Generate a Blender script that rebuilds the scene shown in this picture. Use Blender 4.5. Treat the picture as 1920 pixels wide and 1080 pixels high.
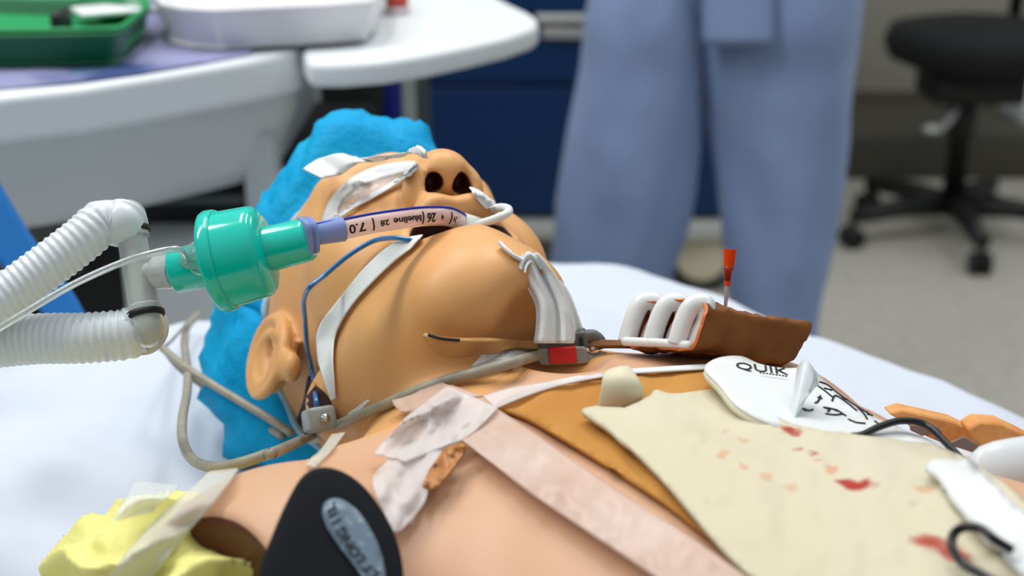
import bpy, bmesh, math, random
import numpy as np
from mathutils import Vector, Matrix, noise
from mathutils.bvhtree import BVHTree
from math import sin, cos, pi, radians, sqrt

for o in list(bpy.data.objects): bpy.data.objects.remove(o)
SC = bpy.context.scene
COL = SC.collection

# ---------------------------------------------------------------- camera
PITCH = radians(20); FPX = 2667.0
CAM = Vector((0, 0, 1.25))
cd = bpy.data.cameras.new('camera'); cam = bpy.data.objects.new('camera', cd); COL.objects.link(cam)
cam.location = CAM; cam.rotation_euler = (radians(90) - PITCH, 0, 0)
cd.sensor_width = 36; cd.lens = 36 * FPX / 1920; cd.clip_start = 0.01
cd.dof.use_dof = True; cd.dof.focus_distance = 0.675; cd.dof.aperture_fstop = 6.6
SC.camera = cam

# ---------------------------------------------------------------- light
w = bpy.data.worlds.new('world'); SC.world = w; w.use_nodes = True
nt_ = w.node_tree; bg_ = nt_.nodes['Background']
tc_ = nt_.nodes.new('ShaderNodeTexCoord'); sx_ = nt_.nodes.new('ShaderNodeSeparateXYZ'); rp_ = nt_.nodes.new('ShaderNodeValToRGB')
mr_ = nt_.nodes.new('ShaderNodeMapRange'); mr_.inputs[1].default_value = -1; mr_.inputs[2].default_value = 1
nt_.links.new(tc_.outputs['Generated'], sx_.inputs[0]); nt_.links.new(sx_.outputs['Z'], mr_.inputs[0]); nt_.links.new(mr_.outputs[0], rp_.inputs[0])
e_ = rp_.color_ramp.elements; e_[0].position = .46; e_[0].color = (.035, .035, .035, 1); e_[1].position = .92; e_[1].color = (.80, .83, .86, 1)
q_ = e_.new(.58); q_.color = (.22, .235, .25, 1)
nt_.links.new(rp_.outputs[0], bg_.inputs[0]); bg_.inputs[1].default_value = 1.0
def area(name, loc, target, size, energy, color=(1, 1, 1), sy=None):
    l = bpy.data.lights.new(name, 'AREA'); l.energy = energy; l.color = color
    l.shape = 'RECTANGLE'; l.size = size; l.size_y = sy or size
    o = bpy.data.objects.new(name, l); COL.objects.link(o); o.location = loc
    d = Vector(target) - Vector(loc); o.rotation_euler = d.to_track_quat('-Z', 'Y').to_euler()
    return o
area('ceiling_panel_lamp', (-0.5, 1.6, 2.75), (-0.5, 1.6, 0), 0.3, 17, (1, .98, .95), 1.3)
area('ceiling_panel_lamp', (0.35, 1.7, 2.75), (0.35, 1.7, 0), 0.3, 17, (1, .98, .95), 1.3)
area('ceiling_panel_lamp', (-1.4, 0.75, 2.75), (-1.2, 0.9, 0), 0.3, 26, (1, .98, .95), 1.3)
area('ceiling_panel_lamp', (1.9, 3.0, 2.75), (1.9, 3.0, 0), 0.3, 16, (1, .98, .95), 1.3)
SC.view_settings.view_transform = 'Standard'; SC.view_settings.look = 'None'
SC.view_settings.exposure = -0.12; SC.view_settings.gamma = 1.0; SC.view_settings.use_curve_mapping = False

# ---------------------------------------------------------------- camera maths (pixel of the photo -> ray)
CP, SP = cos(PITCH), sin(PITCH)
def ray(px, py):
    u = (px - 960) / FPX; v = (540 - py) / FPX
    return Vector((u, CP + v * SP, -SP + v * CP))
def near(p, n, off):
    """lift a surface point by off without moving it in the photo"""
    v = CAM - p; L = v.length; return p + v / L * (off / max(.22, abs(n.dot(v)) / L))
def atz(px, py, z):
    d = ray(px, py); return CAM + d * ((z - CAM.z) / d.z)
def atd(px, py, d): return CAM + ray(px, py) * d
def project(p):
    q = Vector(p) - CAM; d = q.y * CP - q.z * SP; up = q.y * SP + q.z * CP
    return 960 + FPX * q.x / d, 540 - FPX * up / d, d

# ---------------------------------------------------------------- materials
def lin(c):
    return tuple((x / 12.92 if x <= .04045 else ((x + .055) / 1.055) ** 2.4) for x in c)
def rgb(r, g, b): return lin((r / 255, g / 255, b / 255)) + (1,)
class Mat:
    def __init__(s, name, col, rough=.5, spec=.5, metal=0, trans=0, ior=1.45, sss=0, sssr=(.02, .01, .005), alpha=1, coat=0, sheen=0):
        m = s.m = bpy.data.materials.new(name); m.use_nodes = True; s.nt = m.node_tree
        b = s.b = s.nt.nodes['Principled BSDF']; s.col = rgb(*col)
        b.inputs['Base Color'].default_value = s.col; b.inputs['Roughness'].default_value = rough
        b.inputs['Specular IOR Level'].default_value = spec; b.inputs['Metallic'].default_value = metal
        b.inputs['Transmission Weight'].default_value = trans; b.inputs['IOR'].default_value = ior
        b.inputs['Alpha'].default_value = alpha; b.inputs['Coat Weight'].default_value = coat
        b.inputs['Sheen Weight'].default_value = sheen
        if sss:
            b.inputs['Subsurface Weight'].default_value = sss
            b.inputs['Subsurface Radius'].default_value = (1, .5, .3); b.inputs['Subsurface Scale'].default_value = sssr[0]
    def node(s, t, **k):
        n = s.nt.nodes.new(t)
        for a, v in k.items():
            if a.startswith('i_'): n.inputs[a[2:].replace('_', ' ')].default_value = v
            else: setattr(n, a, v)
        return n
    def link(s, a, b): s.nt.links.new(a, b)
    def coords(s, kind='Object'): return s.node('ShaderNodeTexCoord').outputs[kind]
    def noise(s, scale, detail=4, rough=.5, vec=None, stretch=None):
        v = vec or s.coords()
        if stretch:
            mp = s.node('ShaderNodeMapping'); mp.inputs['Scale'].default_value = stretch; s.link(v, mp.inputs[0]); v = mp.outputs[0]
        n = s.node('ShaderNodeTexNoise'); n.inputs['Scale'].default_value = scale
        n.inputs['Detail'].default_value = detail; n.inputs['Roughness'].default_value = rough
        s.link(v, n.inputs['Vector']); return n.outputs['Fac']
    def ramp(s, fac, stops):
        r = s.node('ShaderNodeValToRGB'); e = r.color_ramp.elements
        while len(e) < len(stops): e.new(.5)
        for i, (p, c) in enumerate(stops): e[i].position = p; e[i].color = c if len(c) == 4 else tuple(c) + (1,)
        s.link(fac, r.inputs[0]); return r.outputs[0]
    def mix(s, fac, a, b):
        n = s.node('ShaderNodeMix', data_type='RGBA')
        for sock, v in ((n.inputs[0], fac), (n.inputs[6], a), (n.inputs[7], b)):
            if hasattr(v, 'links'): s.link(v, sock)
            else: sock.default_value = v
        return n.outputs[2]
    def base(s, out): s.link(out, s.b.inputs['Base Color']); s.colout = out; return s
    def bump(s, h, strength=.3, dist=.001):
        b = s.node('ShaderNodeBump'); b.inputs['Strength'].default_value = strength; b.inputs['Distance'].default_value = dist
        s.link(h, b.inputs['Height'])
        if s.b.inputs['Normal'].links: s.link(s.b.inputs['Normal'].links[0].from_socket, b.inputs['Normal'])
        s.link(b.outputs[0], s.b.inputs['Normal']); return s
    def mottle(s, scale, other, lo=.35, hi=.65, detail=4, stretch=None):
        f = s.ramp(s.noise(scale, detail, stretch=stretch), [(lo, (0, 0, 0)), (hi, (1, 1, 1))])
        return s.base(s.mix(f, getattr(s, 'colout', s.col), rgb(*other)))

# ---------------------------------------------------------------- mesh helpers
def link_mesh(name, vs, fs, mats, parent=None, smooth=True, mi=None):
    me = bpy.data.meshes.new(name); me.from_pydata([tuple(v) for v in vs], [], fs)
    if not isinstance(mats, (list, tuple)): mats = [mats]
    for m in mats: me.materials.append(m.m if isinstance(m, Mat) else m)
    if mi is not None: me.polygons.foreach_set('material_index', mi)
    if smooth: me.polygons.foreach_set('use_smooth', [True] * len(me.polygons))
    me.update()
    o = bpy.data.objects.new(name, me); COL.objects.link(o)
    if parent is not None:
        o.parent = parent; o.matrix_parent_inverse = Matrix.Translation(-parent.location) if parent.type == 'EMPTY' else Matrix()
    return o
def tag(o, label, cat, group=None, kind=None):
    o['label'] = label; o['category'] = cat
    if group: o['group'] = group
    if kind: o['kind'] = kind
    return o
def thing(name, loc, label, cat, group=None):
    o = bpy.data.objects.new(name, None); COL.objects.link(o); o.location = loc; o.empty_display_size = .02
    return tag(o, label, cat, group)
def struct(o): o['kind'] = 'structure'; return o
class G:
    """a bag of geometry that becomes ONE mesh object"""
    def __init__(s): s.v = []; s.f = []; s.m = []
    def add(s, vs, fs, m=0):
        b = len(s.v); s.v += [Vector(v) for v in vs]; s.f += [[i + b for i in f] for f in fs]; s.m += [m] * len(fs); return s
    def obj(s, name, mats, parent=None, smooth=True, bevel=0, bseg=2, sub=0, solid=0, soff=0, auto=None):
        if solid and soff:      # open sheets: make the front face the outside
            t = 0
            for f in s.f:
                a, b, c = s.v[f[0]], s.v[f[1]], s.v[f[2]]; t += (b - a).cross(c - a).dot(CAM - a)
            if t < 0: s.f = [list(f)[::-1] for f in s.f]
        o = link_mesh(name, s.v, s.f, mats, parent, smooth, s.m)
        if solid:
            md = o.modifiers.new('solid', 'SOLIDIFY'); md.thickness = solid; md.offset = soff
        if bevel:
            md = o.modifiers.new('bevel', 'BEVEL'); md.width = bevel; md.segments = bseg; md.limit_method = 'ANGLE'; md.angle_limit = radians(35)
        if sub:
            md = o.modifiers.new('sub', 'SUBSURF'); md.levels = sub; md.render_levels = sub
        if auto is not None:
            me = o.data; bm = bmesh.new(); bm.from_mesh(me)
            for e in bm.edges:
                if len(e.link_faces) == 2 and e.calc_face_angle(0) > radians(auto): e.smooth = False
            bm.to_mesh(me); bm.free()
        return o
    def box(s, c, size, M=None, m=0):
        c = Vector(c); x, y, z = [k / 2 for k in size]
        vs = [Vector((i * x, j * y, k * z)) for i in (-1, 1) for j in (-1, 1) for k in (-1, 1)]
        if M is not None: vs = [M @ v for v in vs]
        return s.add([v + c for v in vs], [(0, 1, 3, 2), (4, 6, 7, 5), (0, 4, 5, 1), (2, 3, 7, 6), (0, 2, 6, 4), (1, 5, 7, 3)], m)
    def lathe(s, prof, o, axis, n=40, up=None, cap=True, m=0):
        """prof: list of (distance along axis, radius)"""
        ax = Vector(axis).normalized(); e1 = ax.orthogonal().normalized() if up is None else (Vector(up) - ax * Vector(up).dot(ax)).normalized()
        e2 = ax.cross(e1); o = Vector(o); vs = []; fs = []
        for t, r in prof:
            for k in range(n):
                a = 2 * pi * k / n; vs.append(o + ax * t + (e1 * cos(a) + e2 * sin(a)) * r)
        for i in range(len(prof) - 1):
            for k in range(n): fs.append((i * n + k, i * n + (k + 1) % n, (i + 1) * n + (k + 1) % n, (i + 1) * n + k))
        if cap: fs.append(tuple(range(n))[::-1]); fs.append(tuple(range((len(prof) - 1) * n, len(prof) * n)))
        return s.add(vs, fs, m)
    def tube(s, path, r, n=12, cap=True, m=0, flat=None, up=None):
        """path: list of points; r: number or function of 0..1; flat=(w,h) makes an oval ribbon"""
        P = [Vector(p) for p in path]; N = len(P); vs = []; fs = []
        T = [((P[min(i + 1, N - 1)] - P[max(i - 1, 0)]).normalized()) for i in range(N)]
        e = Vector(up) if up is not None else T[0].orthogonal()
        for i in range(N):
            if up is not None: e = Vector(up)
            e = (e - T[i] * e.dot(T[i])).normalized(); f = T[i].cross(e)
            rr = r(i / (N - 1)) if callable(r) else r
            a_, b_ = (flat if flat else (1, 1))
            for k in range(n):
                a = 2 * pi * k / n; vs.append(P[i] + (f * cos(a) * a_ + e * sin(a) * b_) * rr)
        for i in range(N - 1):
            for k in range(n): fs.append((i * n + k, i * n + (k + 1) % n, (i + 1) * n + (k + 1) % n, (i + 1) * n + k))
        if cap: fs.append(tuple(range(n))[::-1]); fs.append(tuple(range((N - 1) * n, N * n)))
        return s.add(vs, fs, m)
    def grid(s, pts, m=0):
        """pts: rows of points"""
        R, Cn = len(pts), len(pts[0]); vs = [p for row in pts for p in row]
        fs = [(i * Cn + j, i * Cn + j + 1, (i + 1) * Cn + j + 1, (i + 1) * Cn + j) for i in range(R - 1) for j in range(Cn - 1)]
        return s.add(vs, fs, m)
    def ball(s, c, r, n=16, m=0, M=None):
        if isinstance(r, (int, float)): r = (r, r, r)
        vs = []; fs = []; h = n // 2
        for i in range(h + 1):
            t = pi * i / h
            for k in range(n):
                p = Vector((sin(t) * cos(2 * pi * k / n) * r[0], sin(t) * sin(2 * pi * k / n) * r[1], cos(t) * r[2]))
                if M is not None: p = M @ p
                vs.append(p + Vector(c))
        for i in range(h):
            for k in range(n): fs.append((i * n + k, (i + 1) * n + k, (i + 1) * n + (k + 1) % n, i * n + (k + 1) % n))
        return s.add(vs, fs, m)
    def prism(s, outline, d, m=0):
        """outline: closed list of 3-D points, d: extrusion vector"""
        n = len(outline); d = Vector(d); o = [Vector(p) for p in outline]
        return s.add(o + [p + d for p in o], [tuple(range(n))[::-1], tuple(range(n, 2 * n))] + [(i, (i + 1) % n, n + (i + 1) % n, n + i) for i in range(n)], m)
def cr(pts, n=8, closed=False):
    """Catmull-Rom through points (tuples of any size)"""
    P = [Vector(p) for p in pts]; out = []; N = len(P)
    rng = N if closed else N - 1
    for i in range(rng):
        if closed: a, b, c, d = P[(i - 1) % N], P[i], P[(i + 1) % N], P[(i + 2) % N]
        else: a, b, c, d = P[max(i - 1, 0)], P[i], P[i + 1], P[min(i + 2, N - 1)]
        for k in range(n):
            t = k / n
            out.append(.5 * ((2 * b) + (c - a) * t + (2 * a - 5 * b + 4 * c - d) * t * t + (3 * b - a - 3 * c + d) * t ** 3))
    if not closed: out.append(P[-1])
    return out
def fbm(x, y, z=0, oct=3):
    return noise.fractal(Vector((x, y, z)), 1.0, 2.0, oct)
def sstep(a, b, x):
    t = max(0, min(1, (x - a) / (b - a))); return t * t * (3 - 2 * t)
# ================================================================= THE MANIKIN (signed distance sculpt -> one continuous mesh)
HX = np.array([-.9388272, -.32958827, .09987523]); HY = np.array([.11710911, -.03280255, .99257718]); HZ = np.array([-.32386563, .94355475, .06939371])
HC = np.array([-.057, .753, .944])
BA = np.array([.62, -.785, 0]); BA /= np.linalg.norm(BA)          # towards the feet
BR = np.array([BA[1], -BA[0], 0])                                 # towards the manikin's right
BS = np.array([.024, .62, 0])
BEDZ = .85
def hw(x, y, z): return Vector(HC + HX * x + HY * y + HZ * z)     # head space -> world
def bw(r, a, z): return Vector((BS + BR * r + BA * a)[:2].tolist() + [z])
def to_body(p):
    q = np.array(p) - BS; return float(q @ BR), float(q @ BA), float(p[2])

def ell(p, c, r):
    q = (p - np.array(c)) / np.array(r); k0 = np.sqrt((q * q).sum(1)); k1 = np.sqrt(((q / np.array(r)) ** 2).sum(1)) + 1e-9
    return k0 * (k0 - 1) / k1
def capsule(p, a, b, ra, rb, sc=None):
    a = np.array(a, float); b = np.array(b, float)
    if sc is not None: sc = np.array(sc); p = p / sc; a = a / sc; b = b / sc
    ba = b - a; h = np.clip(((p - a) @ ba) / (ba @ ba), 0, 1)
    return np.sqrt(((p - a - h[:, None] * ba) ** 2).sum(1)) - (ra + (rb - ra) * h)
def su(a, b, k):
    h = np.clip(.5 + .5 * (b - a) / k, 0, 1); return b + (a - b) * h - k * h * (1 - h)
def ss(a, b, k):      # a minus b
    h = np.clip(.5 - .5 * (a + b) / k, 0, 1); return a + (-b - a) * h + k * h * (1 - h)
def head_sdf(p):
    m = p.copy(); m[:, 0] = np.abs(m[:, 0]); x, y, z = m[:, 0], m[:, 1], m[:, 2]
    d = ell(m, (0, -.010, .038), (.074, .094, .090))
    d = su(d, ell(m, (0, .034, .035), (.063, .060, .060)), .02)
    d = su(d, ell(m, (0, .026, -.030), (.064, .060, .070)), .02)
    d = su(d, ell(m, (.036, .056, -.018), (.027, .026, .034)), .02)
    d = su(d, ell(m, (0, .066, -.062), (.036, .028, .036)), .02)
    d = su(d, capsule(m, (.054, -.002, -.070), (.022, .070, -.116), .021, .018), .018)
    d = ss(d, ell(m, (0, .107, -.1020), (.024, .009, .006)), .012)
    d = su(d, ell(m, (0, .080, -.115), (.027, .020, .021)), .018)
    d = su(d, ell(m, (0, .030, -.080), (.052, .046, .044)), .02)
    # brow, sockets, lids
    d = su(d, capsule(m, (.010, .088, .040), (.042, .074, .044), .006, .005), .018)
    d = ss(d, ell(m, (.031, .101, .024), (.020, .016, .013)), .014)
    d = su(d, ell(m, (.031, .074, .024), (.0165, .0125, .012)), .006)
    # nose
    d = su(d, capsule(m, (0, .088, .028), (0, .106, -.018), .007, .011), .012)
    d = su(d, ell(m, (0, .1085, -.0235), (.0145, .0125, .0135)), .005)
    d = su(d, ell(m, (.0138, .0995, -.0265), (.0082, .0120, .0125)), .006)
    d = ss(d, ell(m, (.0076, .1055, -.0390), (.0052, .0072, .015)), .003)
    d = ss(d, ell(m, (.0255, .103, -.020), (.004, .006, .010)), .004)
    # lips and open mouth
    d = su(d, capsule(m, (.028, .081, -.058), (.011, .0955, -.0485), .0058, .0078), .008)
    d = su(d, capsule(m, (.011, .0955, -.0485), (0, .0955, -.0485), .0078, .0078), .008)
    d = su(d, capsule(m, (.027, .080, -.066), (0, .0905, -.0870), .0050, .0095), .010)
    d = su(d, ell(m, (0, .072, -.098), (.036, .026, .024)), .018)
    d = ss(d, ell(m, (0, .094, -.0655), (.0265, .030, .0125)), .004)
    # ear
    z = (z - .009) / .84; y = (y - .002) / 1.12
    me_ = m.copy(); me_[:, 2] -= .010
    x0 = .0755 - .38 * np.minimum(y + .004, .02)
    q = np.sqrt(((y + .010) / .0175) ** 2 + ((z + .004) / .0305) ** 2)
    dx = x - x0
    disc = np.maximum((q - 1) * .018, np.abs(dx) - .0042)
    d = su(d, disc, .006)
    rim = np.sqrt(((q - 1) * .0205) ** 2 + (dx - .0035) ** 2) - .0032
    d = su(d, rim, .003)
    q2 = np.sqrt(((y + .006) / .0090) ** 2 + ((z + .009) / .0130) ** 2)
    d = ss(d, np.maximum((q2 - 1) * .009, np.abs(dx - .006) - .0070), .004)
    anti = np.sqrt(((np.sqrt(((y + .011) / .0120) ** 2 + ((z + .006) / .0200) ** 2) - 1) * .0145) ** 2 + (dx - .0036) ** 2) - .0030
    anti = np.where(y > .002, 1, anti)
    d = su(d, anti, .003)
    d = su(d, ell(me_, (.0765, .006, -.010), (.004, .0038, .006)), .003)
    d = su(d, ell(me_, (.0745, -.002, -.034), (.0055, .0085, .009)), .004)
    return d
def body_sdf(p):
    """p: points in world"""
    hp = (p - HC) @ np.stack([HX, HY, HZ]).T
    q = p - BS; r, a, z = q @ BR, q @ BA, p[:, 2]
    d = np.full(len(p), 1.0)
    near = (np.abs(hp[:, 0]) < .13) & (hp[:, 2] > -.17) & (hp[:, 2] < .17)
    d[near] = head_sdf(hp[near])
    # neck
    t0 = Vector(HC + HY * -.006 + HZ * -.045); t1 = bw(0, .03, .922)
    neck = capsule(p, t0[:], t1[:], .051, .064)
    d = su(d, neck, .004)
    # torso
    ar = np.abs(r)
    W = .150 + .015 * np.clip(a / .25, 0, 1) - .018 * np.clip(-r / .1, 0, 1); T = .071 + .004 * np.clip((a - .0) / .2, 0, 1)
    zc = .910
    n = 2.1
    T = T + .012 * np.clip((a + .02) / .26, 0, 1) - .010 * np.clip((-r + .0) / .14, 0, 1)
    k = ((ar / W) ** n + (np.abs(z - zc) / T) ** n) ** (1 / n)
    tor = (k - 1) * T
    tor = su_max(tor, -(a + .020), .07)
    d = su(d, tor, .03)
    # trapezius and shoulders
    lw = np.clip((-r + .02) / .10, 0, 1)
    mr = np.stack([ar, a + .022 * (1 - lw), z + .034 * lw], 1)
    d = su(d, capsule(mr, (.03, .00, .912), (.140, .050, .908), .060, .060), .04)
    ml = np.stack([ar + .045 * lw, a + .022 * (1 - lw), z + .068 * lw], 1)
    d = su(d, ell(ml, (.171, .060, .922), (.066, .074, .070)), .03)
    d = su(d, ell(np.stack([r, a, z], 1), (-.065, .045, .945), (.065, .050, .034)), .03)
    # pectorals, collar bones, throat notch
    d = su(d, ell(mr, (.060, .130, .940), (.070, .110, .036)), .04)
    d = su(d, capsule(mr, (.020, .030, .968), (.120, .025, .970), .005, .005), .02)
    d = ss(d, ell(mr, (0, .008, 1.004), (.014, .022, .020)), .02)
    # the empty armhole on the manikin's right
    cut = ell(np.stack([r, a, z], 1), (.242, .052, .955), (.052, .062, .085))
    d = ss(d, cut, .006)
    # back flattened on the mattress
    d = np.maximum(d, BEDZ + .004 - z)
    return d
def su_max(a, b, k): return -su(-a, -b, k)

def surface_nets(fn, lo, hi, h):
    lo = np.array(lo); n = np.ceil((np.array(hi) - lo) / h).astype(int) + 1
    B = 8; nb = np.ceil(n / B).astype(int); n = nb * B + 1
    V = np.full(n, 1.0, np.float32)
    ci = np.stack(np.meshgrid(*[np.arange(k) for k in nb], indexing='ij'), -1).reshape(-1, 3)
    cc = lo + (ci * B + B / 2) * h
    dv = fn(cc)
    sel = np.abs(dv) < B * h * 1.3 + .004
    sgn = dv < 0
    for (i, j, k) in ci[(~sel) & sgn]: V[i*B:i*B+B+1, j*B:j*B+B+1, k*B:k*B+B+1] = -1
    act = ci[sel]; off = np.stack(np.meshgrid(*[np.arange(B + 1)] * 3, indexing='ij'), -1).reshape(-1, 3)
    for s in range(0, len(act), 400):
        blk = act[s:s + 400]; idx = (blk[:, None, :] * B + off[None]).reshape(-1, 3)
        V[idx[:, 0], idx[:, 1], idx[:, 2]] = fn(lo + idx * h)
    S = V < 0
    c = np.zeros(np.array(S.shape) - 1, np.int8)
    for dx in (0, 1):
        for dy in (0, 1):
            for dz in (0, 1): c += S[dx:S.shape[0]-1+dx, dy:S.shape[1]-1+dy, dz:S.shape[2]-1+dz]
    cells = np.argwhere((c > 0) & (c < 8)); ids = -np.ones(c.shape, np.int32); ids[tuple(cells.T)] = np.arange(len(cells))
    P = lo + (cells + .5) * h
    for it in range(4):
        e = h * .25; f0 = fn(P)
        g = np.stack([fn(P + np.eye(3)[k] * e) - fn(P - np.eye(3)[k] * e) for k in range(3)], 1) / (2 * e)
        st = -(f0 / np.maximum((g * g).sum(1), .15))[:, None] * g
        ln = np.linalg.norm(st, axis=1, keepdims=True); st *= np.minimum(1, h * .6 / np.maximum(ln, 1e-9))
        P = P + st
        P = np.clip(P, lo + cells * h - h * .25, lo + (cells + 1) * h + h * .25)
    F = []
    for ax in range(3):
        sl0 = [slice(1, -1)] * 3; sl1 = [slice(1, -1)] * 3
        sl0[ax] = slice(0, -1); sl1[ax] = slice(1, None)
        A = S[tuple(sl0)]; Bq = S[tuple(sl1)]; e = np.argwhere(A != Bq)
        inside = A[tuple(e.T)]
        base = e.copy(); o1, o2 = [(1, 2), (2, 0), (0, 1)][ax]
        for k in range(3):
            if k != ax: base[:, k] += 1
        def cid(d1, d2):
            q = base.copy(); q[:, o1] -= d1; q[:, o2] -= d2; return ids[tuple(q.T)]
        quad = np.stack([cid(1, 1), cid(0, 1), cid(0, 0), cid(1, 0)], 1)
        quad[~inside] = quad[~inside][:, ::-1]; F.append(quad)
    F = np.concatenate(F); F = F[(F >= 0).all(1)]
    return P, F

P_, F_ = surface_nets(body_sdf, (-.36, .12, .84), (.52, 1.0, 1.085), .0022)
# ---- skin material (three rubber colours, each with a border of its own)
m_skin = Mat('rubber_skin', (226, 172, 114), rough=.42, sss=.12, sssr=(.004,), spec=.4)
def attr(m, n):
    a = m.node('ShaderNodeAttribute'); a.attribute_name = n; return a.outputs['Fac']
m_skin.mottle(14, (218, 162, 102), .3, .7)
f_ = m_skin.ramp(attr(m_skin, 'chest'), [(.48, (0, 0, 0)), (.52, (1, 1, 1))])
m_skin.base(m_skin.mix(f_, m_skin.colout, rgb(208, 164, 130)))
f_ = m_skin.ramp(attr(m_skin, 'hole'), [(.48, (0, 0, 0)), (.52, (1, 1, 1))])
m_skin.base(m_skin.mix(f_, m_skin.colout, rgb(96, 52, 34)))
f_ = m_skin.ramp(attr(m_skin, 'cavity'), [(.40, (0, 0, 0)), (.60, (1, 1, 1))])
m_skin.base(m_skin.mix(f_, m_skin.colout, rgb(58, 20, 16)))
m_skin.bump(m_skin.noise(900, 2), .12, .0004)
def soft(v, w): return np.clip(.5 - v / (2 * w), 0, 1)
vh = (P_ - HC) @ np.stack([HX, HY, HZ]).T; vm = vh.copy(); vm[:, 0] = np.abs(vm[:, 0])
vq = P_ - BS; vr, va = vq @ BR, vq @ BA
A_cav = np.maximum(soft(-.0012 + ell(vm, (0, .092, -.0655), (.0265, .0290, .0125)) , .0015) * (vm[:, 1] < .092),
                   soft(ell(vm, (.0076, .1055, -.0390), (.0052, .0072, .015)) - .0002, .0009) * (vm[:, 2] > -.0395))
A_chest = soft(-(va - .006 + .10 * np.maximum(np.abs(vr) - .05, 0)), .004)
A_hole = soft(np.abs(ell(np.stack([vr, va, P_[:, 2]], 1), (.242, .052, .955), (.052, .062, .085))) - .0015, .001)
manikin = thing('training_manikin', bw(0, .1, BEDZ), 'tan rubber training manikin lying on its back on the white sheet with an open mouth', 'manikin')
body = link_mesh('body', P_, F_.tolist(), m_skin, manikin)
for n_, v_ in (('cavity', A_cav), ('chest', A_chest), ('hole', A_hole)):
    at_ = body.data.attributes.new(n_, 'FLOAT', 'POINT'); at_.data.foreach_set('value', v_.astype(np.float32))
BV = BVHTree.FromPolygons([Vector(p) for p in P_], F_.tolist())
_sil = {}
def sil_y(x):
    """lowest photo row of the column x that still misses the body, and the body depth just below it"""
    k = int(x // 6)
    if k not in _sil:
        y = 560
        while y < 1300 and BV.ray_cast(CAM, ray(k * 6, y).normalized())[0] is None: y += 2
        h = BV.ray_cast(CAM, ray(k * 6, y + 3).normalized())[0]
        _sil[k] = (y + 3, project(h)[2] if h else .7)
    return _sil[k]
def on(px, py, off=.0, z=None):
    """point of the body seen in the photo at px,py (just beyond its horizon where it misses); off = gap above the skin"""
    d = ray(px, py).normalized(); h = BV.ray_cast(CAM, d)
    if h[0] is None:
        ys, ds = sil_y(px); n = Vector((0, -.3, 1)).normalized()
        return near(atd(px, py, ds + max(0, ys - py) * .0004), n, off), n
    n = h[1]; n = n if n.dot(d) < 0 else -n
    return near(h[0], n, off), n
# ================================================================= THE BED
m_sheet = Mat('white_cotton', (196, 204, 216), rough=.85, spec=.2, sheen=.15)
m_sheet.bump(m_sheet.noise(1400, 2), .2, .0004)
m_matt = Mat('mattress_vinyl', (40, 52, 66), rough=.5)
m_bedmetal = Mat('bed_frame_metal', (170, 174, 178), rough=.35, metal=.7)
bed = thing('hospital_bed', bw(0, .5, 0), 'hospital bed with white sheet under the manikin', 'bed')
g = G()
out = [bw(r, a, BEDZ - .14) for r, a in ((-.36, -.40), (-.30, -.46), (.05, -.46), (.25, -.59), (.42, -.58), (.42, 1.5), (-.36, 1.5))]
g.prism(out, (0, 0, .125)); g.obj('mattress', m_matt, bed, bevel=.03, bseg=3)
g = G(); g.prism([bw(r, a, .56) for r, a in ((-.33, -.44), (.39, -.44), (.39, 1.5), (-.33, 1.5))], (0, 0, .06)); g.obj('bed_deck', m_bedmetal, bed, bevel=.01)
for r in (-.22, .28):
    for a in (-.3, 1.3):
        g = G(); g.box(bw(r, a, .32), (.06, .06, .48)); g.obj('leg', m_bedmetal, bed, bevel=.006)
        g = G(); M_ = Matrix.Rotation(radians(38), 3, 'Z'); g.lathe([(-.02, .03), (-.02, .05), (.02, .05), (.02, .03)], bw(r, a, .05), (1, .3, 0), 24); g.obj('caster', m_matt, bed)
# sheet: wrinkled height field over the mattress, falling over the edges
def edge_r(a):          # how far the flat part reaches on the manikin's left (far) side
    return -.395 + .07 * sstep(-.36, -.46, a)
def sheet_z(r, a):
    z = BEDZ
    # pillow like rise round the head and the head end
    z += .020 * math.exp(-((r - .02) / .20) ** 2 - ((a + .34) / .13) ** 2)
    # folds radiating from the shoulder on the right
    d = (a * .8 + r * .5)
    z += .016 * sin(34 * d + 3 * fbm(r * 4, a * 4)) * sstep(.10, .22, r) * sstep(.25, -.05, a)
    z += .022 * fbm(r * 5 + 3, a * 5) * sstep(-.25, .1, r) + .006 * fbm(r * 13, a * 13, 2)
    z += .022 * math.exp(-((r - .30 + .5 * (a + .2)) / .035) ** 2) * sstep(.2, -.1, a)
    z += .030 * sstep(.02, .10, r - .12) * sstep(-.02, .04, a) * sstep(.3, .1, a)
    z += .005 * sin(95 * (a * .35 + r) + 4 * fbm(r * 3, a * 3 + 7)) * sstep(.05, .2, r) * sstep(.1, -.1, a)
    ridge = math.exp(-((r + .24 + .12 * (a + .2)) / .06) ** 2)
    z += .006 * ridge
    return z
rows = []
NA, NR = 150, 130
for i in range(NA + 1):
    ua = i / NA; row = []
    a = -.66 + ua * 1.70
    for j in range(NR + 1):
        ur = j / NR; r = -.50 + ur * 1.0
        er = edge_r(min(a, .5)); rr, dz = r, 0
        if r < er: dz -= (er - r) * (er - r) / .06 * 6 if er - r < .01 else (er - r) * 2.6 - .012; rr = er - (er - r) * .22
        if r > .45: dz -= (r - .45) * 3; rr = .45 + (r - .45) * .3
        aa = a
        ah = -.47 - .14 * sstep(.02, .25, r)
        if a < ah: dz -= (ah - a) * 4; aa = ah - (ah - a) * .3
        p = bw(rr, aa, max(sheet_z(rr, aa) + dz, .52)); 
        row.append(p)
    rows.append(row)
g = G(); g.grid(rows); sheet = g.obj('bed_sheet', m_sheet, None, solid=.0012)
tag(sheet, 'white bed sheet rumpled beneath the manikin and draped over the bed edge', 'sheet')
md = sheet.modifiers.new('sub', 'SUBSURF'); md.levels = 1; md.render_levels = 1
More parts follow.
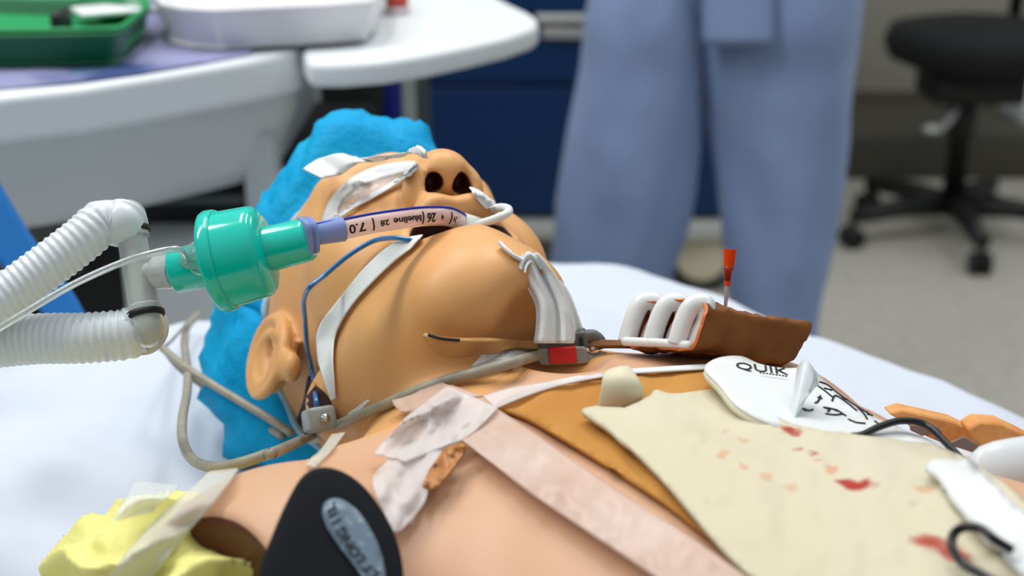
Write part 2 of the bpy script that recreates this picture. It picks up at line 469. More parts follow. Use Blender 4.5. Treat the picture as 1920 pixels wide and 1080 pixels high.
SB = BVHTree.FromPolygons([p.copy() for row in rows for p in row], [tuple(f) for f in g.f])
def onsheet(px, py, off=0):
    d = ray(px, py).normalized(); h = SB.ray_cast(CAM, d)
    if h[0] is None: return atz(px, py, BEDZ + off)
    n = h[1] if h[1].z > 0 else -h[1]
    return h[0] + n * off
def onany(px, py, off=0):
    """nearest of body and sheet"""
    d = ray(px, py).normalized(); h1 = BV.ray_cast(CAM, d); h2 = SB.ray_cast(CAM, d)
    c = [h for h in (h1, h2) if h[0] is not None]
    if not c: return atz(px, py, BEDZ), Vector((0, 0, 1))
    h = min(c, key=lambda q: q[3]); n = h[1] if h[1].dot(d) < 0 else -h[1]
    return near(h[0], n, off), n
def clear(p, m=.0008):
    """keep a point at least m outside the body"""
    loc, n, i, dist = BV.find_nearest(p)
    if loc is None: return p
    sd = (p - loc).dot(n)
    return p + n * (m - sd) if sd < m and dist < .03 else p
def smooth_pts(rows, it=2, wt=.5):
    for _ in range(it):
        new = [[p.copy() for p in r] for r in rows]
        for i in range(len(rows)):
            for j in range(len(rows[0])):
                acc = Vector(); n = 0
                for di, dj in ((-1, 0), (1, 0), (0, -1), (0, 1)):
                    if 0 <= i + di < len(rows) and 0 <= j + dj < len(rows[0]): acc += rows[i + di][j + dj]; n += 1
                new[i][j] = rows[i][j].lerp(acc / n, wt)
        rows = new
    return rows
def strip_rows(left, right, nu=24, nv=6, off=.0012, f=None, wr=0, seed=0, rag=0):
    """a tape laid on what is seen between two edge lines of the photo"""
    f = f or onany
    Lc = cr([(x, y, 0) for x, y in left], 12); Rc = cr([(x, y, 0) for x, y in right], 12); rows = []
    def at(Cv, t): k = t * (len(Cv) - 1); i = min(int(k), len(Cv) - 2); return Cv[i].lerp(Cv[i + 1], k - i)
    for i in range(nu + 1):
        t = i / nu; a = at(Lc, t); b = at(Rc, t); row = []
        for j in range(nv + 1):
            s = j / nv; q = a.lerp(b, s)
            if rag and i in (0, nu): q += (at(Lc, .5) - q).normalized() * rag * random.Random(seed * 100 + i * 9 + j).uniform(-1, 1)
            p, n = f(q.x, q.y, off)
            if wr: p = near(p, n, wr * max(0, .5 + fbm(q.x * .02 + seed, q.y * .02, seed) + .4 * sin(q.x * .11 + q.y * .07 + seed)))
            row.append(clear(p, off * .6))
        rows.append(row)
    # a tape bridges gaps instead of dropping to whatever lies far behind
    PR = [[project(p) for p in r] for r in rows]; D_ = [[q[2] for q in r] for r in PR]; R_, C_ = len(D_), len(D_[0]); O_ = [list(r) for r in D_]
    for sweep in range(4):
        order = range(R_) if sweep % 2 == 0 else range(R_ - 1, -1, -1)
        for i in order:
            for j in (range(C_) if sweep % 2 == 0 else range(C_ - 1, -1, -1)):
                for di, dj in ((-1, 0), (1, 0), (0, -1), (0, 1)):
                    a, b = i + di, j + dj
                    if 0 <= a < R_ and 0 <= b < C_:
                        L = math.hypot(PR[i][j][0] - PR[a][b][0], PR[i][j][1] - PR[a][b][1])
                        D_[i][j] = min(D_[i][j], D_[a][b] + .0009 * L + .0002)
    for i in range(R_):
        for j in range(C_):
            if D_[i][j] < O_[i][j] - 1e-6: rows[i][j] = CAM + (rows[i][j] - CAM) * (D_[i][j] / O_[i][j])
    return rows
from mathutils.geometry import delaunay_2d_cdt
def poly_patch(outline, off=.0015, f=None, n=22, wr=0, seed=0, top=None, scale=.02):
    """a patch whose outline is seen in the photo, triangulated evenly and laid on the surface"""
    f = f or onany
    xs = [p[0] for p in outline]; ys = [p[1] for p in outline]; st = max(4, max(max(xs) - min(xs), (max(ys) - min(ys)) * 1.5) / (n * 2.2))
    def inside(x, y):
        c = False; j = len(outline) - 1
        for i in range(len(outline)):
            xi, yi = outline[i]; xj, yj = outline[j]
            if (yi > y) != (yj > y) and x < (xj - xi) * (y - yi) / (yj - yi) + xi: c = not c
            j = i
        return c
    pts = [Vector((x, y)) for x, y in outline]; N = len(pts); O = list(pts)
    y = min(ys) + st * .4; row = 0
    while y < max(ys):
        x = min(xs) + st * (.3 + .5 * (row % 2))
        while x < max(xs):
            if inside(x, y) and min((o - Vector((x, y))).length for o in O) > st * .45: pts.append(Vector((x, y)))
            x += st
        y += st * .66; row += 1
    co, ed, fa = delaunay_2d_cdt(pts, [(i, (i + 1) % N) for i in range(N)], [], 1, .01)[:3]
    vs = []
    for q in co:
        p, nn = f(q.x, q.y, off)
        if wr: p = near(p, nn, wr * max(-.2, .4 + fbm(q.x * scale + seed, q.y * scale, seed)))
        vs.append(clear(p, off * .8))
    return vs, [tuple(k) for k in fa]
# ================================================================= THINGS ON THE HEAD
def curve_px(pts, n=10):
    """pts: (px, py, off) on what lies below, or (px, py, ('z', h)) at height h, or (px, py, ('d', depth))"""
    out = []
    for x, y, o in pts:
        if isinstance(o, tuple): out.append(atz(x, y, o[1]) if o[0] == 'z' else atd(x, y, o[1]))
        else: out.append(onany(x, y, o)[0])
    return cr(out, n)
# ---- surgical cap: puffy cloth shell over the cranium
m_cap = Mat('blue_nonwoven', (0, 154, 200), rough=.6, spec=.15, sss=.1, sssr=(.004,))
m_cap.base(m_cap.mix(m_cap.ramp(m_cap.noise(9, 5, .6), [(.40, (0, 0, 0)), (.72, (1, 1, 1))]), rgb(0, 150, 204), rgb(30, 172, 212)))
m_cap.bump(m_cap.noise(26, 5, .6), .9, .006); m_cap.bump(m_cap.noise(1600, 1), .25, .0004)
cap = thing('surgical_cap', hw(0, -.05, .13), 'crinkled bright blue bouffant surgical cap on the manikin head', 'cap')
g = G(); rows = []
NU, NV = 120, 56
for i in range(NV + 1):
    v = i / NV; row = []
    for j in range(NU):
        ph = 2 * pi * j / NU
        # rim of the cap: ring tilted so that it crosses the forehead in front and the nape behind
        cx, cy = cos(ph), sin(ph)          # x right, y anterior
        rim = Vector((.079 * cx, -.008 + .084 * cy, .066 + .034 * cy + .010 * cx * 0 - .030 * (1 - cy) * .5))
        if cy < 0: rim.z -= .05 * (-cy); rim.y -= .010 * (-cy)
        top = Vector((.0, -.055, .165))
        t = v
        # bulging profile
        k = sin(t * pi / 2); c_ = cos(t * pi / 2)
        p = Vector((rim.x * c_ + top.x * k, rim.y * c_ + top.y * (1 - c_), rim.z + (top.z - rim.z) * k))
        ctr = Vector((0, -.015, .06)); d = (p - ctr).normalized()
        side = 1 - (.80 * sstep(.12, .75, cx) if cx > 0 else .75 * sstep(.25, .9, -cx)) * sstep(-.5, .3, cy)
        side *= 1 - .45 * sstep(0, .8, -cx) * sstep(-.9, 0, cy)
        puff = .036 * side * sin(min(1, t * 3.2) * pi / 2) * (1 - .35 * t) - .001
        cr_ = fbm(d.x * 3.2 + 5, d.y * 3.2, d.z * 3.2, 4)
        puff += sstep(0, .25, t) * (.016 * cr_ + .007 * abs(fbm(d.x * 8, d.y * 8 + 4, d.z * 8, 2)))
        puff += .0015 * sin(ph * 19) * math.exp(-t * 12) + .014 * max(0, -cy) * sstep(0, .3, t)
        if t < .12:
            for _ in range(5):
                sd = float(head_sdf(np.array([p[:]]))[0]); p = p - d * sd * (1 - t / .12)
        p = p + d * (puff + .0015)
        q = hw(*p)
        if q.z < BEDZ + .018: q.z = BEDZ + .018 + .15 * (q.z - BEDZ - .018) * 0
        row.append(q)
    rows.append(row + [row[0]])
g.grid(rows); g.obj('bouffant_cloth', m_cap, cap, solid=.0006)
m_band = Mat('pale_blue_elastic', (160, 200, 226), rough=.8)
g = G(); g.tube([rows[0][j].lerp(rows[1][j], .3) for j in range(NU + 1)], .0022, 8); g.obj('elastic_band', m_band, cap)
# white folded tape/forehead strip at the cap's edge
m_tape_w = Mat('white_cloth_tape', (224, 228, 228), rough=.75, spec=.25)
m_tape_w.bump(m_tape_w.noise(240, 2, stretch=(1, 1, 6)), .3, .0006)
def tape(name, left, right, mat, label, cat='tape', nu=30, nv=8, off=.0012, wr=0, seed=0, thick=.0006, group=None, rag=0, f=None, it=1, lift=None):
    rows = strip_rows(left, right, nu, nv, off, f, wr, seed, rag); rows = smooth_pts(rows, it, .4)
    if lift:
        for i, row in enumerate(rows):
            for j, p in enumerate(row): row[j] = p + Vector((0, 0, lift(i / nu, j / nv)))
    g = G(); g.grid(rows); o = g.obj(name, mat, None, solid=thick, soff=1)
    return tag(o, label, cat, group)
tape('forehead_tape', [(566, 318), (596, 298), (636, 288), (668, 296), (720, 290), (770, 285), (800, 284)], [(604, 336), (640, 328), (668, 308), (690, 305), (730, 298), (775, 296), (803, 296)],
     m_tape_w, 'crumpled white cloth tape across the forehead under the blue cap edge', off=.0125, wr=.004, seed=3, it=2)
m_film = Mat('clear_film', (236, 240, 240), rough=.22, alpha=.42, spec=.6)
m_film.bump(m_film.noise(90, 3), .7, .002)
m_tape_soft = Mat('soft_white_tape', (230, 233, 235), rough=.5, alpha=.95, spec=.4)
eye = thing('eye_shield_tape', onany(690, 360)[0], 'clear eye shield with white border taped over the right eye', 'tape')
outer = cr([(606, 418, 0), (612, 390, 0), (640, 350, 0), (690, 318, 0), (740, 306, 0), (782, 305, 0), (778, 322, 0), (745, 345, 0), (700, 372, 0), (665, 390, 0), (640, 408, 0), (628, 416, 0)], 6, True)
inner = cr([(634, 402, 0), (636, 385, 0), (655, 364, 0), (685, 345, 0), (725, 333, 0), (758, 324, 0), (754, 330, 0), (735, 343, 0), (700, 362, 0), (672, 377, 0), (650, 392, 0), (640, 400, 0)], 6, True)
rr_ = []
for k in range(5):
    rr_.append([onany(a.x + (b.x - a.x) * k / 4, a.y + (b.y - a.y) * k / 4, .0022 + .0012 * max(0, fbm(a.x * .05, a.y * .05, k)))[0] for a, b in zip(outer, inner)])
rr_ = [r + [r[0]] for r in rr_]; g = G(); g.grid(rr_); g.obj('border', m_tape_soft, eye, solid=.0006, soff=1)
vs, fs = poly_patch([(p.x, p.y) for p in inner], .0022, n=8, wr=.002, seed=4); g = G(); g.add(vs, fs); g.obj('film', m_film, eye)
tape('eye_tape', [(893, 355), (912, 368), (932, 388)], [(880, 352), (893, 372), (910, 392)], m_tape_w, 'white tape over the left eye just visible beyond the nose', off=.002)

# ---- white tube tie round the jaw: ribbon from the mouth corner down past the ear
tie = tape('tube_tie', [(796, 440), (741, 454), (685, 501), (636, 561), (598, 613), (595, 665), (608, 715), (622, 752)],
     [(770, 468), (742, 490), (700, 530), (660, 575), (632, 625), (626, 670), (628, 712), (630, 748)], m_tape_w,
     'white cloth tube tie running from the mouth down the right jaw', 'tie', nu=60, nv=8, off=.0022, it=2)
# far side: knot and hanging tails
kn = thing('knotted_tie', onany(985, 560)[0], 'white cloth tie knotted on the left cheek with loose hanging tails', 'tie')
def px_depth(x, y, f=onany): p = f(x, y)[0]; return project(p)[2]
dK = px_depth(975, 560)
def hang(lft, rgt, d0, d1, nu=26, nv=10, amp=.003, seed=0):
    Lc = cr([(x, y, 0) for x, y in lft], 10); Rc = cr([(x, y, 0) for x, y in rgt], 10); rows = []
    for i in range(nu + 1):
        t = i / nu; a = Lc[min(int(t * (len(Lc) - 1)), len(Lc) - 1)]; b = Rc[min(int(t * (len(Rc) - 1)), len(Rc) - 1)]; row = []
        for j in range(nv + 1):
            s = j / nv; q = a.lerp(b, s); dd = d0 + (d1 - d0) * t + amp * sin(s * 11 + seed + t * 2) + amp * .6 * sin(s * 23 + seed)
            row.append(atd(q.x, q.y, dd))
        rows.append(row)
    return smooth_pts(rows, 1, .4)
g = G(); g.grid(hang([(973, 482), (978, 520), (1004, 575), (1000, 645)], [(1008, 474), (1044, 520), (1070, 580), (1078, 645)], dK - .004, dK - .012, amp=.0035, nv=14)); g.obj('tail', m_tape_w, kn, solid=.0008)
g = G(); g.grid(hang([(996, 480), (1010, 535), (1030, 590), (1028, 645)], [(1020, 490), (1062, 540), (1084, 592), (1100, 640)], dK + .006, dK + .010, amp=.0045, seed=2, nv=14)); g.obj('tail', m_tape_w, kn, solid=.0008)
g = G(); g.grid(hang([(970, 500), (975, 484), (990, 472), (1006, 484), (1018, 502)], [(985, 512), (988, 500), (996, 492), (1002, 500), (1008, 512)], dK - .010, dK - .006, amp=.002, nv=8)); g.obj('knot', m_tape_w, kn, solid=.001)
g = G(); g.tube(cr([onany(938, 456, .002)[0], onany(952, 470, .002)[0], atd(968, 482, px_depth(960, 480) - .002), atd(985, 490, dK - .005)], 8), .0022, 10, flat=(1, .5)); g.obj('strand', m_tape_w, kn)

# ---- bite block cord: white tube leaving the mouth on the left, looping back to the cheek
m_white_pl = Mat('white_plastic', (228, 232, 232), rough=.3)
g = G()
mc = hw(-.013, .090, -.070)
g.tube(cr([mc, atd(895, 424, project(mc)[2] - .012), atd(925, 412, project(mc)[2] - .016), atd(950, 401, project(mc)[2] - .012), atd(953, 392, project(mc)[2] - .004), atd(938, 389, project(mc)[2] + .006), atd(924, 394, project(mc)[2] + .014), atd(915, 402, project(mc)[2] + .02)], 8), .0022, 12)
tag(g.obj('oral_tube', m_white_pl), 'thin white tube looping out of the left mouth corner', 'tube')

# ---- teeth and bite block in the mouth
m_tooth = Mat('tooth_enamel', (170, 150, 120), rough=.3)
for k in range(8):
    th = radians(-52 + 104 * k / 7)
    g = G(); g.ball(hw(.021 * sin(th), .060 + .021 * cos(th), -.0580 ), (.0036, .003, .0042), 10)
    g.obj('tooth', m_tooth, manikin)
m_tong = Mat('tongue_rubber', (150, 78, 62), rough=.4)
g = G(); g.ball(hw(0, .066, -.078), (.016, .02, .009), 20, M=Matrix(((HX[0], HY[0], HZ[0]), (HX[1], HY[1], HZ[1]), (HX[2], HY[2], HZ[2])))); g.obj('tongue', m_tong, manikin)
m_white_clip = Mat('bite_block', (222, 224, 220), rough=.35)
g = G(); bb0 = hw(-.001, .080, -.066); bb1 = hw(-.0060, .0985, -.0625)
g.tube([bb0, bb1], .0062, 18); tag(g.obj('bite_block', m_white_clip), 'white bite block ring around the breathing tube in the mouth', 'bite block')

# ---- endotracheal tube: clear pink-tinted tube with blue line, print and lilac connector
d_m = project(hw(.006, .100, -.064))[2]
ett = thing('breathing_tube', atd(720, 420, d_m - .02), 'clear printed breathing tube with blue line entering the open mouth', 'tube')
m_ett = Mat('clear_pink_pvc', (250, 226, 222), rough=.12, trans=.35, ior=1.12, alpha=.92)
m_blue = Mat('navy_line', (16, 34, 170), rough=.3)
m_ink = Mat('black_ink', (18, 18, 24), rough=.6)
tp = [(590, 439, -.052), (640, 430, -.047), (700, 418, -.040), (760, 409, -.030), (800, 405, -.020), (832, 405, -.010), ]
TUBE_END = [atd(850, 409, d_m - .002), atd(864, 418, d_m + .010), atd(870, 432, d_m + .024)]
tpath = cr([atd(x, y, d_m + dd) for x, y, dd in tp] + TUBE_END, 14)
RT = .0050
g = G(); g.tube(tpath, RT, 24); g.obj('tube_wall', m_ett, ett)
def along(P, t):
    k = t * (len(P) - 1); i = min(int(k), len(P) - 2); return P[i].lerp(P[i + 1], k - i), (P[i + 1] - P[i]).normalized()
def surf_tube(P, t, ang, R, n0=None):
    """point on a tube seen from the camera: ang 0 faces the camera, + turns up"""
    p, T = along(P, t); v = (CAM - p).normalized(); v = (v - T * v.dot(T)).normalized(); u = T.cross(v)
    if u.z < 0: u = -u
    return p + (v * cos(ang) + u * sin(ang)) * R
blue_p = [surf_tube(tpath, t, radians(52 + 8 * (1 - t)), RT + .0001) for t in [i / 50 * .92 for i in range(51)]]
g = G(); g.tube(blue_p, .0007, 8); g.obj('blue_line', m_blue, ett)
def text_on(s, size, mat, parent, mapper, name='print', flip=False, depth=.0002, bold=False):
    """lettering as real mesh bent on to a surface: mapper(x, y) -> point, for text x, y in metres"""
    fc = bpy.data.curves.new('txt', 'FONT'); fc.body = s; fc.size = size; fc.align_x = 'CENTER'; fc.align_y = 'CENTER'; fc.resolution_u = 3
    if bold: fc.offset = size * .022
    to = bpy.data.objects.new('txt', fc); COL.objects.link(to)
    dg = bpy.context.evaluated_depsgraph_get(); me = bpy.data.meshes.new_from_object(to.evaluated_get(dg))
    bpy.data.objects.remove(to)
    bm = bmesh.new(); bm.from_mesh(me)
    bmesh.ops.triangulate(bm, faces=bm.faces)
    for _ in range(1): bmesh.ops.subdivide_edges(bm, edges=bm.edges, cuts=1)
    vs = [mapper(v.co.x, v.co.y) for v in bm.verts]; bm.verts.index_update(); fs = [[v.index for v in f.verts] for f in bm.faces]; bm.free()
    o = link_mesh(name, vs, fs, mat, parent, False)
    md = o.modifiers.new('solid', 'SOLIDIFY'); md.thickness = depth; md.offset = 0
    return o
Ltot = sum((tpath[i + 1] - tpath[i]).length for i in range(len(tpath) - 1))
def ett_map(t0, da=0):
    # the print is upside down as seen in the photo, so x runs back towards the connector
    return lambda x, y: surf_tube(tpath, t0 - x / Ltot, radians(-8 + da) - y / RT, RT + .00015)
for s, t, sz, bo in (('7.0', .175, .0058, 1), ('28', .275, .0036, 1), ('blueline', .365, .0042, 1), ('26', .485, .0064, 1), ('♦', .555, .003, 0), ('24', .665, .0044, 0)):
    if s == '♦':
        g = G(); m_ = ett_map(t); g.add([m_(.0009, 0), m_(0, .0015), m_(-.0009, 0), m_(0, -.0015)], [(0, 1, 2, 3)]); g.obj('print_mark', m_ink, ett, solid=.0002)
    else: text_on(s, sz, m_ink, ett, ett_map(t), bold=bo)
for t in (.235, .435, .625):
    m_ = ett_map(t); g = G(); g.tube([m_(0, y * .0026) for y in (-1.2, -.6, 0, .6, 1.2)], .0004, 6); g.obj('depth_mark', m_ink, ett)
# lilac connector
m_lil = Mat('lilac_plastic', (150, 172, 228), rough=.25, trans=.25, ior=1.2)
c0, T0 = along(tpath, .0); c1, T1 = along(tpath, .16)
g = G(); axd = (c1 - c0).normalized()
g.lathe([(-.004, .0052), (.0005, .0054), (.013, .0060), (.0135, .0054)], c0 + axd * .001, axd, 28); g.obj('connector', m_lil, ett, bevel=.0003)
g = G()
fl = c0 - axd * .0035
def lobed(o, ax, prof, lob, amp, n=48):
    ax = Vector(ax).normalized(); e1 = ax.orthogonal().normalized(); e2 = ax.cross(e1); vs = []; fs = []
    for t, r in prof:
        for k in range(n):
            a = 2 * pi * k / n; rr = r * (1 + amp * cos(lob * a)); vs.append(Vector(o) + ax * t + (e1 * cos(a) + e2 * sin(a)) * rr)
    for i in range(len(prof) - 1):
        for k in range(n): fs.append((i * n + k, i * n + (k + 1) % n, (i + 1) * n + (k + 1) % n, (i + 1) * n + k))
    fs.append(tuple(range(n))[::-1]); fs.append(tuple(range((len(prof) - 1) * n, len(prof) * n))); return vs, fs
g.add(*lobed(fl, axd, [(-.0026, .0085), (-.0022, .0092), (0, .0092), (.0004, .0075), (.0012, .0075), (.0016, .0088), (.003, .0088), (.0034, .008)], 4, .09)); g.obj('connector_flange', m_lil, ett)

# ---- teal breathing filter
m_teal = Mat('teal_plastic', (0, 200, 182), rough=.14, spec=.5, sss=.12, sssr=(.004,), coat=.2)
m_teal_d = Mat('teal_membrane', (96, 186, 150), rough=.3)
# end points of the axis in the photo: connector side (586,447), hose side (330,512)
fd = project(c0)[2]
fa = atd(586, 447, fd); fb = atd(300, 516, fd + .007)
filt = thing('breathing_filter', atd(455, 475, fd - .02), 'teal round breathing filter between the hose connector and the breathing tube', 'filter')
ax = (fb - fa).normalized()
def apos(px):      # distance along the axis of the photo column px
    lo, hi = 0, 1
    for _ in range(40):
        mid = (lo + hi) / 2
        if project(fa.lerp(fb, mid))[0] > px: lo = mid
        else: hi = mid
    return (fb - fa).length * lo
A = apos; SCL = fd / FPX
g = G(); g.lathe([(A(584), 36 * SCL), (A(580), 39.5 * SCL), (A(572), 41 * SCL), (A(505), 43 * SCL), (A(500), 45 * SCL)], fa, ax, 48); g.obj('patient_port', m_teal, filt, auto=50)
g = G(); g.lathe([(A(505), 43 * SCL), (A(503), 64 * SCL), (A(497), 80 * SCL), (A(490), 86 * SCL), (A(480), 88 * SCL), (A(424), 92 * SCL)], fa, ax, 64); g.obj('housing', m_teal, filt, auto=60)
g = G(); g.lathe([(A(425), 92 * SCL), (A(424), 95.5 * SCL), (A(420), 97.5 * SCL), (A(407), 98.5 * SCL), (A(401), 96 * SCL), (A(398), 90 * SCL), (A(397), 60 * SCL)], fa, ax, 64); g.obj('rim', m_teal, filt, auto=60)
g = G(); g.lathe([(A(400), 46 * SCL), (A(395), 44 * SCL), (A(328), 42 * SCL), (A(325), 39 * SCL)], fa, ax, 48); g.obj('hose_port', m_teal, filt, auto=50)
# clear luer port and cap on the hose side
m_clear = Mat('clear_plastic', (236, 242, 242), rough=.08, trans=.85, ior=1.3)
pc = fa + ax * A(378) ; e_cam = (CAM - pc).normalized(); e_cam = (e_cam - ax * e_cam.dot(ax)).normalized(); e_up = ax.cross(e_cam); e_up = e_up if e_up.z > 0 else -e_up
lp = fa + ax * A(382) + e_cam * 41 * SCL + e_up * 14 * SCL
dirl = (fa + ax * A(330) - fa - ax * A(382)).normalized()
g = G(); g.lathe([(-.0045, .0056), (-.001, .0062), (.001, .0050), (.004, .0040), (.006, .0030), (.007, .0028)], lp, dirl, 24); g.obj('luer_port', m_clear, filt)
for sgn in (1, -1):
    g = G(); wv = e_up * sgn
    g.tube(cr([lp + dirl * .003 + wv * .0045, lp + wv * .0068, lp - dirl * .004 + wv * .0070, lp - dirl * .008 + wv * .0050], 6), .0009, 8); g.obj('luer_wing', m_clear, filt)

# ---- clear Y connector with o-rings, two corrugated hoses, sampling line
m_frost = Mat('frosted_plastic', (214, 218, 214), rough=.18, trans=.45, ior=1.15, alpha=.92, coat=.3)
m_ring = Mat('black_rubber', (14, 14, 16), rough=.5)
yc = thing('y_connector', atd(258, 500, fd), 'clear Y connector with two black seal rings joining both hoses', 'connector')
yd = fd + .016
ytop = atd(246, 436, yd + .006); ybot = atd(272, 588, yd - .004)
ya = (ybot - ytop).normalized(); Ly = (ybot - ytop).length
yj = ytop.lerp(ybot, .50)
g = G(); R0 = 30 * SCL
g.lathe([(0, R0 * 1.12), (Ly * .07, R0 * 1.12), (Ly * .09, R0 * .95), (Ly * .9, R0 * 1.0), (Ly * .92, R0 * 1.1), (Ly, R0 * 1.1)], ytop, ya, 40); g.obj('body', m_frost, yc, auto=40)
g = G(); pj_ = fa + ax * A(332); dv = (pj_ - yj).normalized(); dl = (pj_ - yj).length
g.lathe([(dl * .1, R0 * .55), (dl * .5, R0 * .7), (dl * .53, R0 * 1.08), (dl * .99, R0 * 1.14)], yj, dv, 36); g.obj('patient_arm', m_frost, yc, auto=40)
for c_ in (ytop - ya * .0006, ybot + ya * .0006):
    g = G(); g.lathe([(-.0016, R0 * 1.16), (-.0010, R0 * 1.24), (.0010, R0 * 1.24), (.0016, R0 * 1.16)], c_, ya, 40); g.obj('seal_ring', m_ring, yc)
m_hose = Mat('translucent_hose', (222, 230, 234), rough=.3, alpha=.93, spec=.5, sss=.1, sssr=(.004,))
def hose(name, pts, label, R=R0 * 1.25, ribs=46, dep=None):
    h = thing(name, pts[0], label, 'hose', 'corrugated hoses on the Y connector'); P = cr(pts, 60)
    L_ = sum((P[i + 1] - P[i]).length for i in range(len(P) - 1))
    per = .0036
    n0 = int(len(P) * .14)
    g = G(); g.tube(P[:n0 + 6], lambda t: R0 * (1.06 + .12 * t), 28); g.obj('cuff', m_frost, h)
    # resample to even steps
    Q = P[n0:]; g = G(); s = 0; even = [Q[0]]; acc = 0
    step = per / 8
    for i in range(1, len(Q)):
        seg = (Q[i] - Q[i - 1]).length
        while acc + seg >= step:
            f = (step - acc) / seg; nq = Q[i - 1].lerp(Q[i], f); even.append(nq); Q[i - 1] = nq; seg = (Q[i] - nq).length; acc = 0
        acc += seg
    n = len(even)
    g.tube(even, lambda t: R * (1 + .032 * cos(2 * pi * t * (n - 1) / 8)), 28); g.obj('corrugated_tube', m_hose, h)
    return h
def D(x, y, dd): return atd(x, y, yd + dd)
hose('breathing_hose', [ytop - ya * .002, ytop - ya * .008, D(230, 417, .004), D(212, 420, .004), D(190, 418, .002), D(150, 452, -.004), D(60, 520, -.012), D(-60, 605, -.02), D(-200, 690, -.02), D(-420, 800, -.01), D(-700, 930, .0)], 'upper corrugated breathing hose curving down to the left', R=R0 * 1.45)
hose('breathing_hose', [ybot + ya * .002, ybot + ya * .008, D(262, 616, -.001), D(240, 626, -.002), D(210, 630, -.003), D(150, 634, -.004), D(60, 636, 0), D(-60, 650, .004), D(-200, 675, .01), D(-420, 740, .02), D(-700, 850, .03)], 'lower corrugated breathing hose lying just above the white sheet', R=R0 * 1.6)
g = G(); g.tube(cr([lp + dirl * .004, atd(336, 468, yd - .03), atd(290, 474, yd - .036), atd(230, 492, yd - .04), atd(140, 532, yd - .045), atd(40, 590, yd - .05), atd(-60, 650, yd - .05), atd(-300, 790, yd - .05), atd(-600, 960, yd - .05)], 12), .0016, 12)
tag(g.obj('sampling_line', m_clear), 'thin clear sampling line from the filter crossing the hoses', 'tube')

# ---- thin blue probe wire from the mouth corner to the grey connector
m_bluew = Mat('blue_wire', (34, 112, 176), rough=.3, trans=.1)
w0 = hw(.020, .083, -.066)
pr = thing('probe_wire', onany(570, 560)[0], 'thin blue probe wire from the mouth corner down to a grey connector', 'wire')
g = G(); P_w = curve_px([(768, 450, .003), (740, 446, .004), (700, 452, .006), (655, 478, .008), (610, 515, .010), (580, 540, .010), (570, 565, .009), (572, 600, .007), (576, 650, .005), (586, 700, .004), (592, 745, .004), (595, 768, .005)], 10)
g.tube([w0] + P_w, .0013, 10); g.obj('wire', m_bluew, pr)
m_gconn = Mat('grey_connector_plastic', (160, 164, 160), rough=.4)
pp, nn_ = onany(600, 786, .006)
tv = (onany(640, 775, .006)[0] - onany(560, 802, .006)[0]).normalized(); nv_ = (Vector((0, 0, 1)) - tv * tv.z).normalized(); sv = tv.cross(nv_)
MC = Matrix((tv, sv, nv_)).transposed()
g = G(); g.box(pp - tv * .002, (.021, .014, .012), MC); g.obj('connector_body', m_gconn, pr, bevel=.0022, bseg=3)
g = G(); g.box(pp - tv * .015 - nv_ * .002, (.012, .011, .008), MC); g.obj('black_plug', m_ring, pr, bevel=.0014)
m_chrome = Mat('chrome', (200, 200, 200), rough=.15, metal=1)
for k in range(3): g = G(); g.lathe([(0, .0022), (.0009, .0022)], pp + tv * (.0095 + k * .0016) - nv_ * .0005, tv, 16); g.obj('pin', m_chrome, pr)
# ================================================================= THINGS ON THE CHEST AND THE BED
m_cable = Mat('grey_cable', (158, 154, 138), rough=.4, spec=.4)
m_cable.mottle(120, (140, 136, 122), .4, .75)
g = G()
pts = [(1012, 666, .006), (960, 680, .006), (900, 697, .006), (840, 712, .005), (780, 734, .005), (700, 768, .004), (640, 794, .004), (590, 814, .006)]
P = curve_px(pts, 10)
z_ = .962
P += cr([P[-1], atz(522, 845, z_ - .001), atz(500, 852, z_ - .002), atz(450, 868, z_ - .006), atz(400, 876, z_ - .012), atz(362, 862, z_ - .020), atz(343, 828, z_ - .028), atz(342, 785, z_ - .036), atz(350, 740, z_ - .044), atz(352, 700, z_ - .052), atz(348, 665, z_ - .060), atz(346, 640, z_ - .068), atz(352, 612, z_ - .076), atz(372, 590, z_ - .086)], 10)[1:]
g.tube(P, .0026, 14)
lead = thing('lead_wire', P[0], 'long grey cable looping from the red-marked clip across the collar bone to the bed', 'cable'); g.obj('cable', m_cable, lead)
for pl, lab in (([(304, 652, .035), (345, 686, .034), (400, 722, .030), (450, 752, .026), (500, 782, .022), (548, 812, .018)], 'upper grey lead wire running from the bed edge to beside the neck'),
           ([(310, 656, .030), (338, 690, .028), (390, 728, .022), (440, 760, .016), (485, 790, .012), (530, 818, .012)], 'lower grey lead wire beside the blue cap')):
    g = G(); g.tube(cr([atz(x, y, BEDZ + .03 + h) for x, y, h in pl], 10), .0024, 12); tag(g.obj('lead_wire', m_cable), lab, 'cable')
g = G(); g.tube(cr([atz(x, y, BEDZ + .03 + h) for x, y, h in [(304, 652, .035), (318, 642, .03), (334, 625, .02), (350, 606, .012)]], 8), .0011, 10); tag(g.obj('thin_wire', m_cable), 'thin grey wire end curling on the sheet beside the blue cap', 'cable')

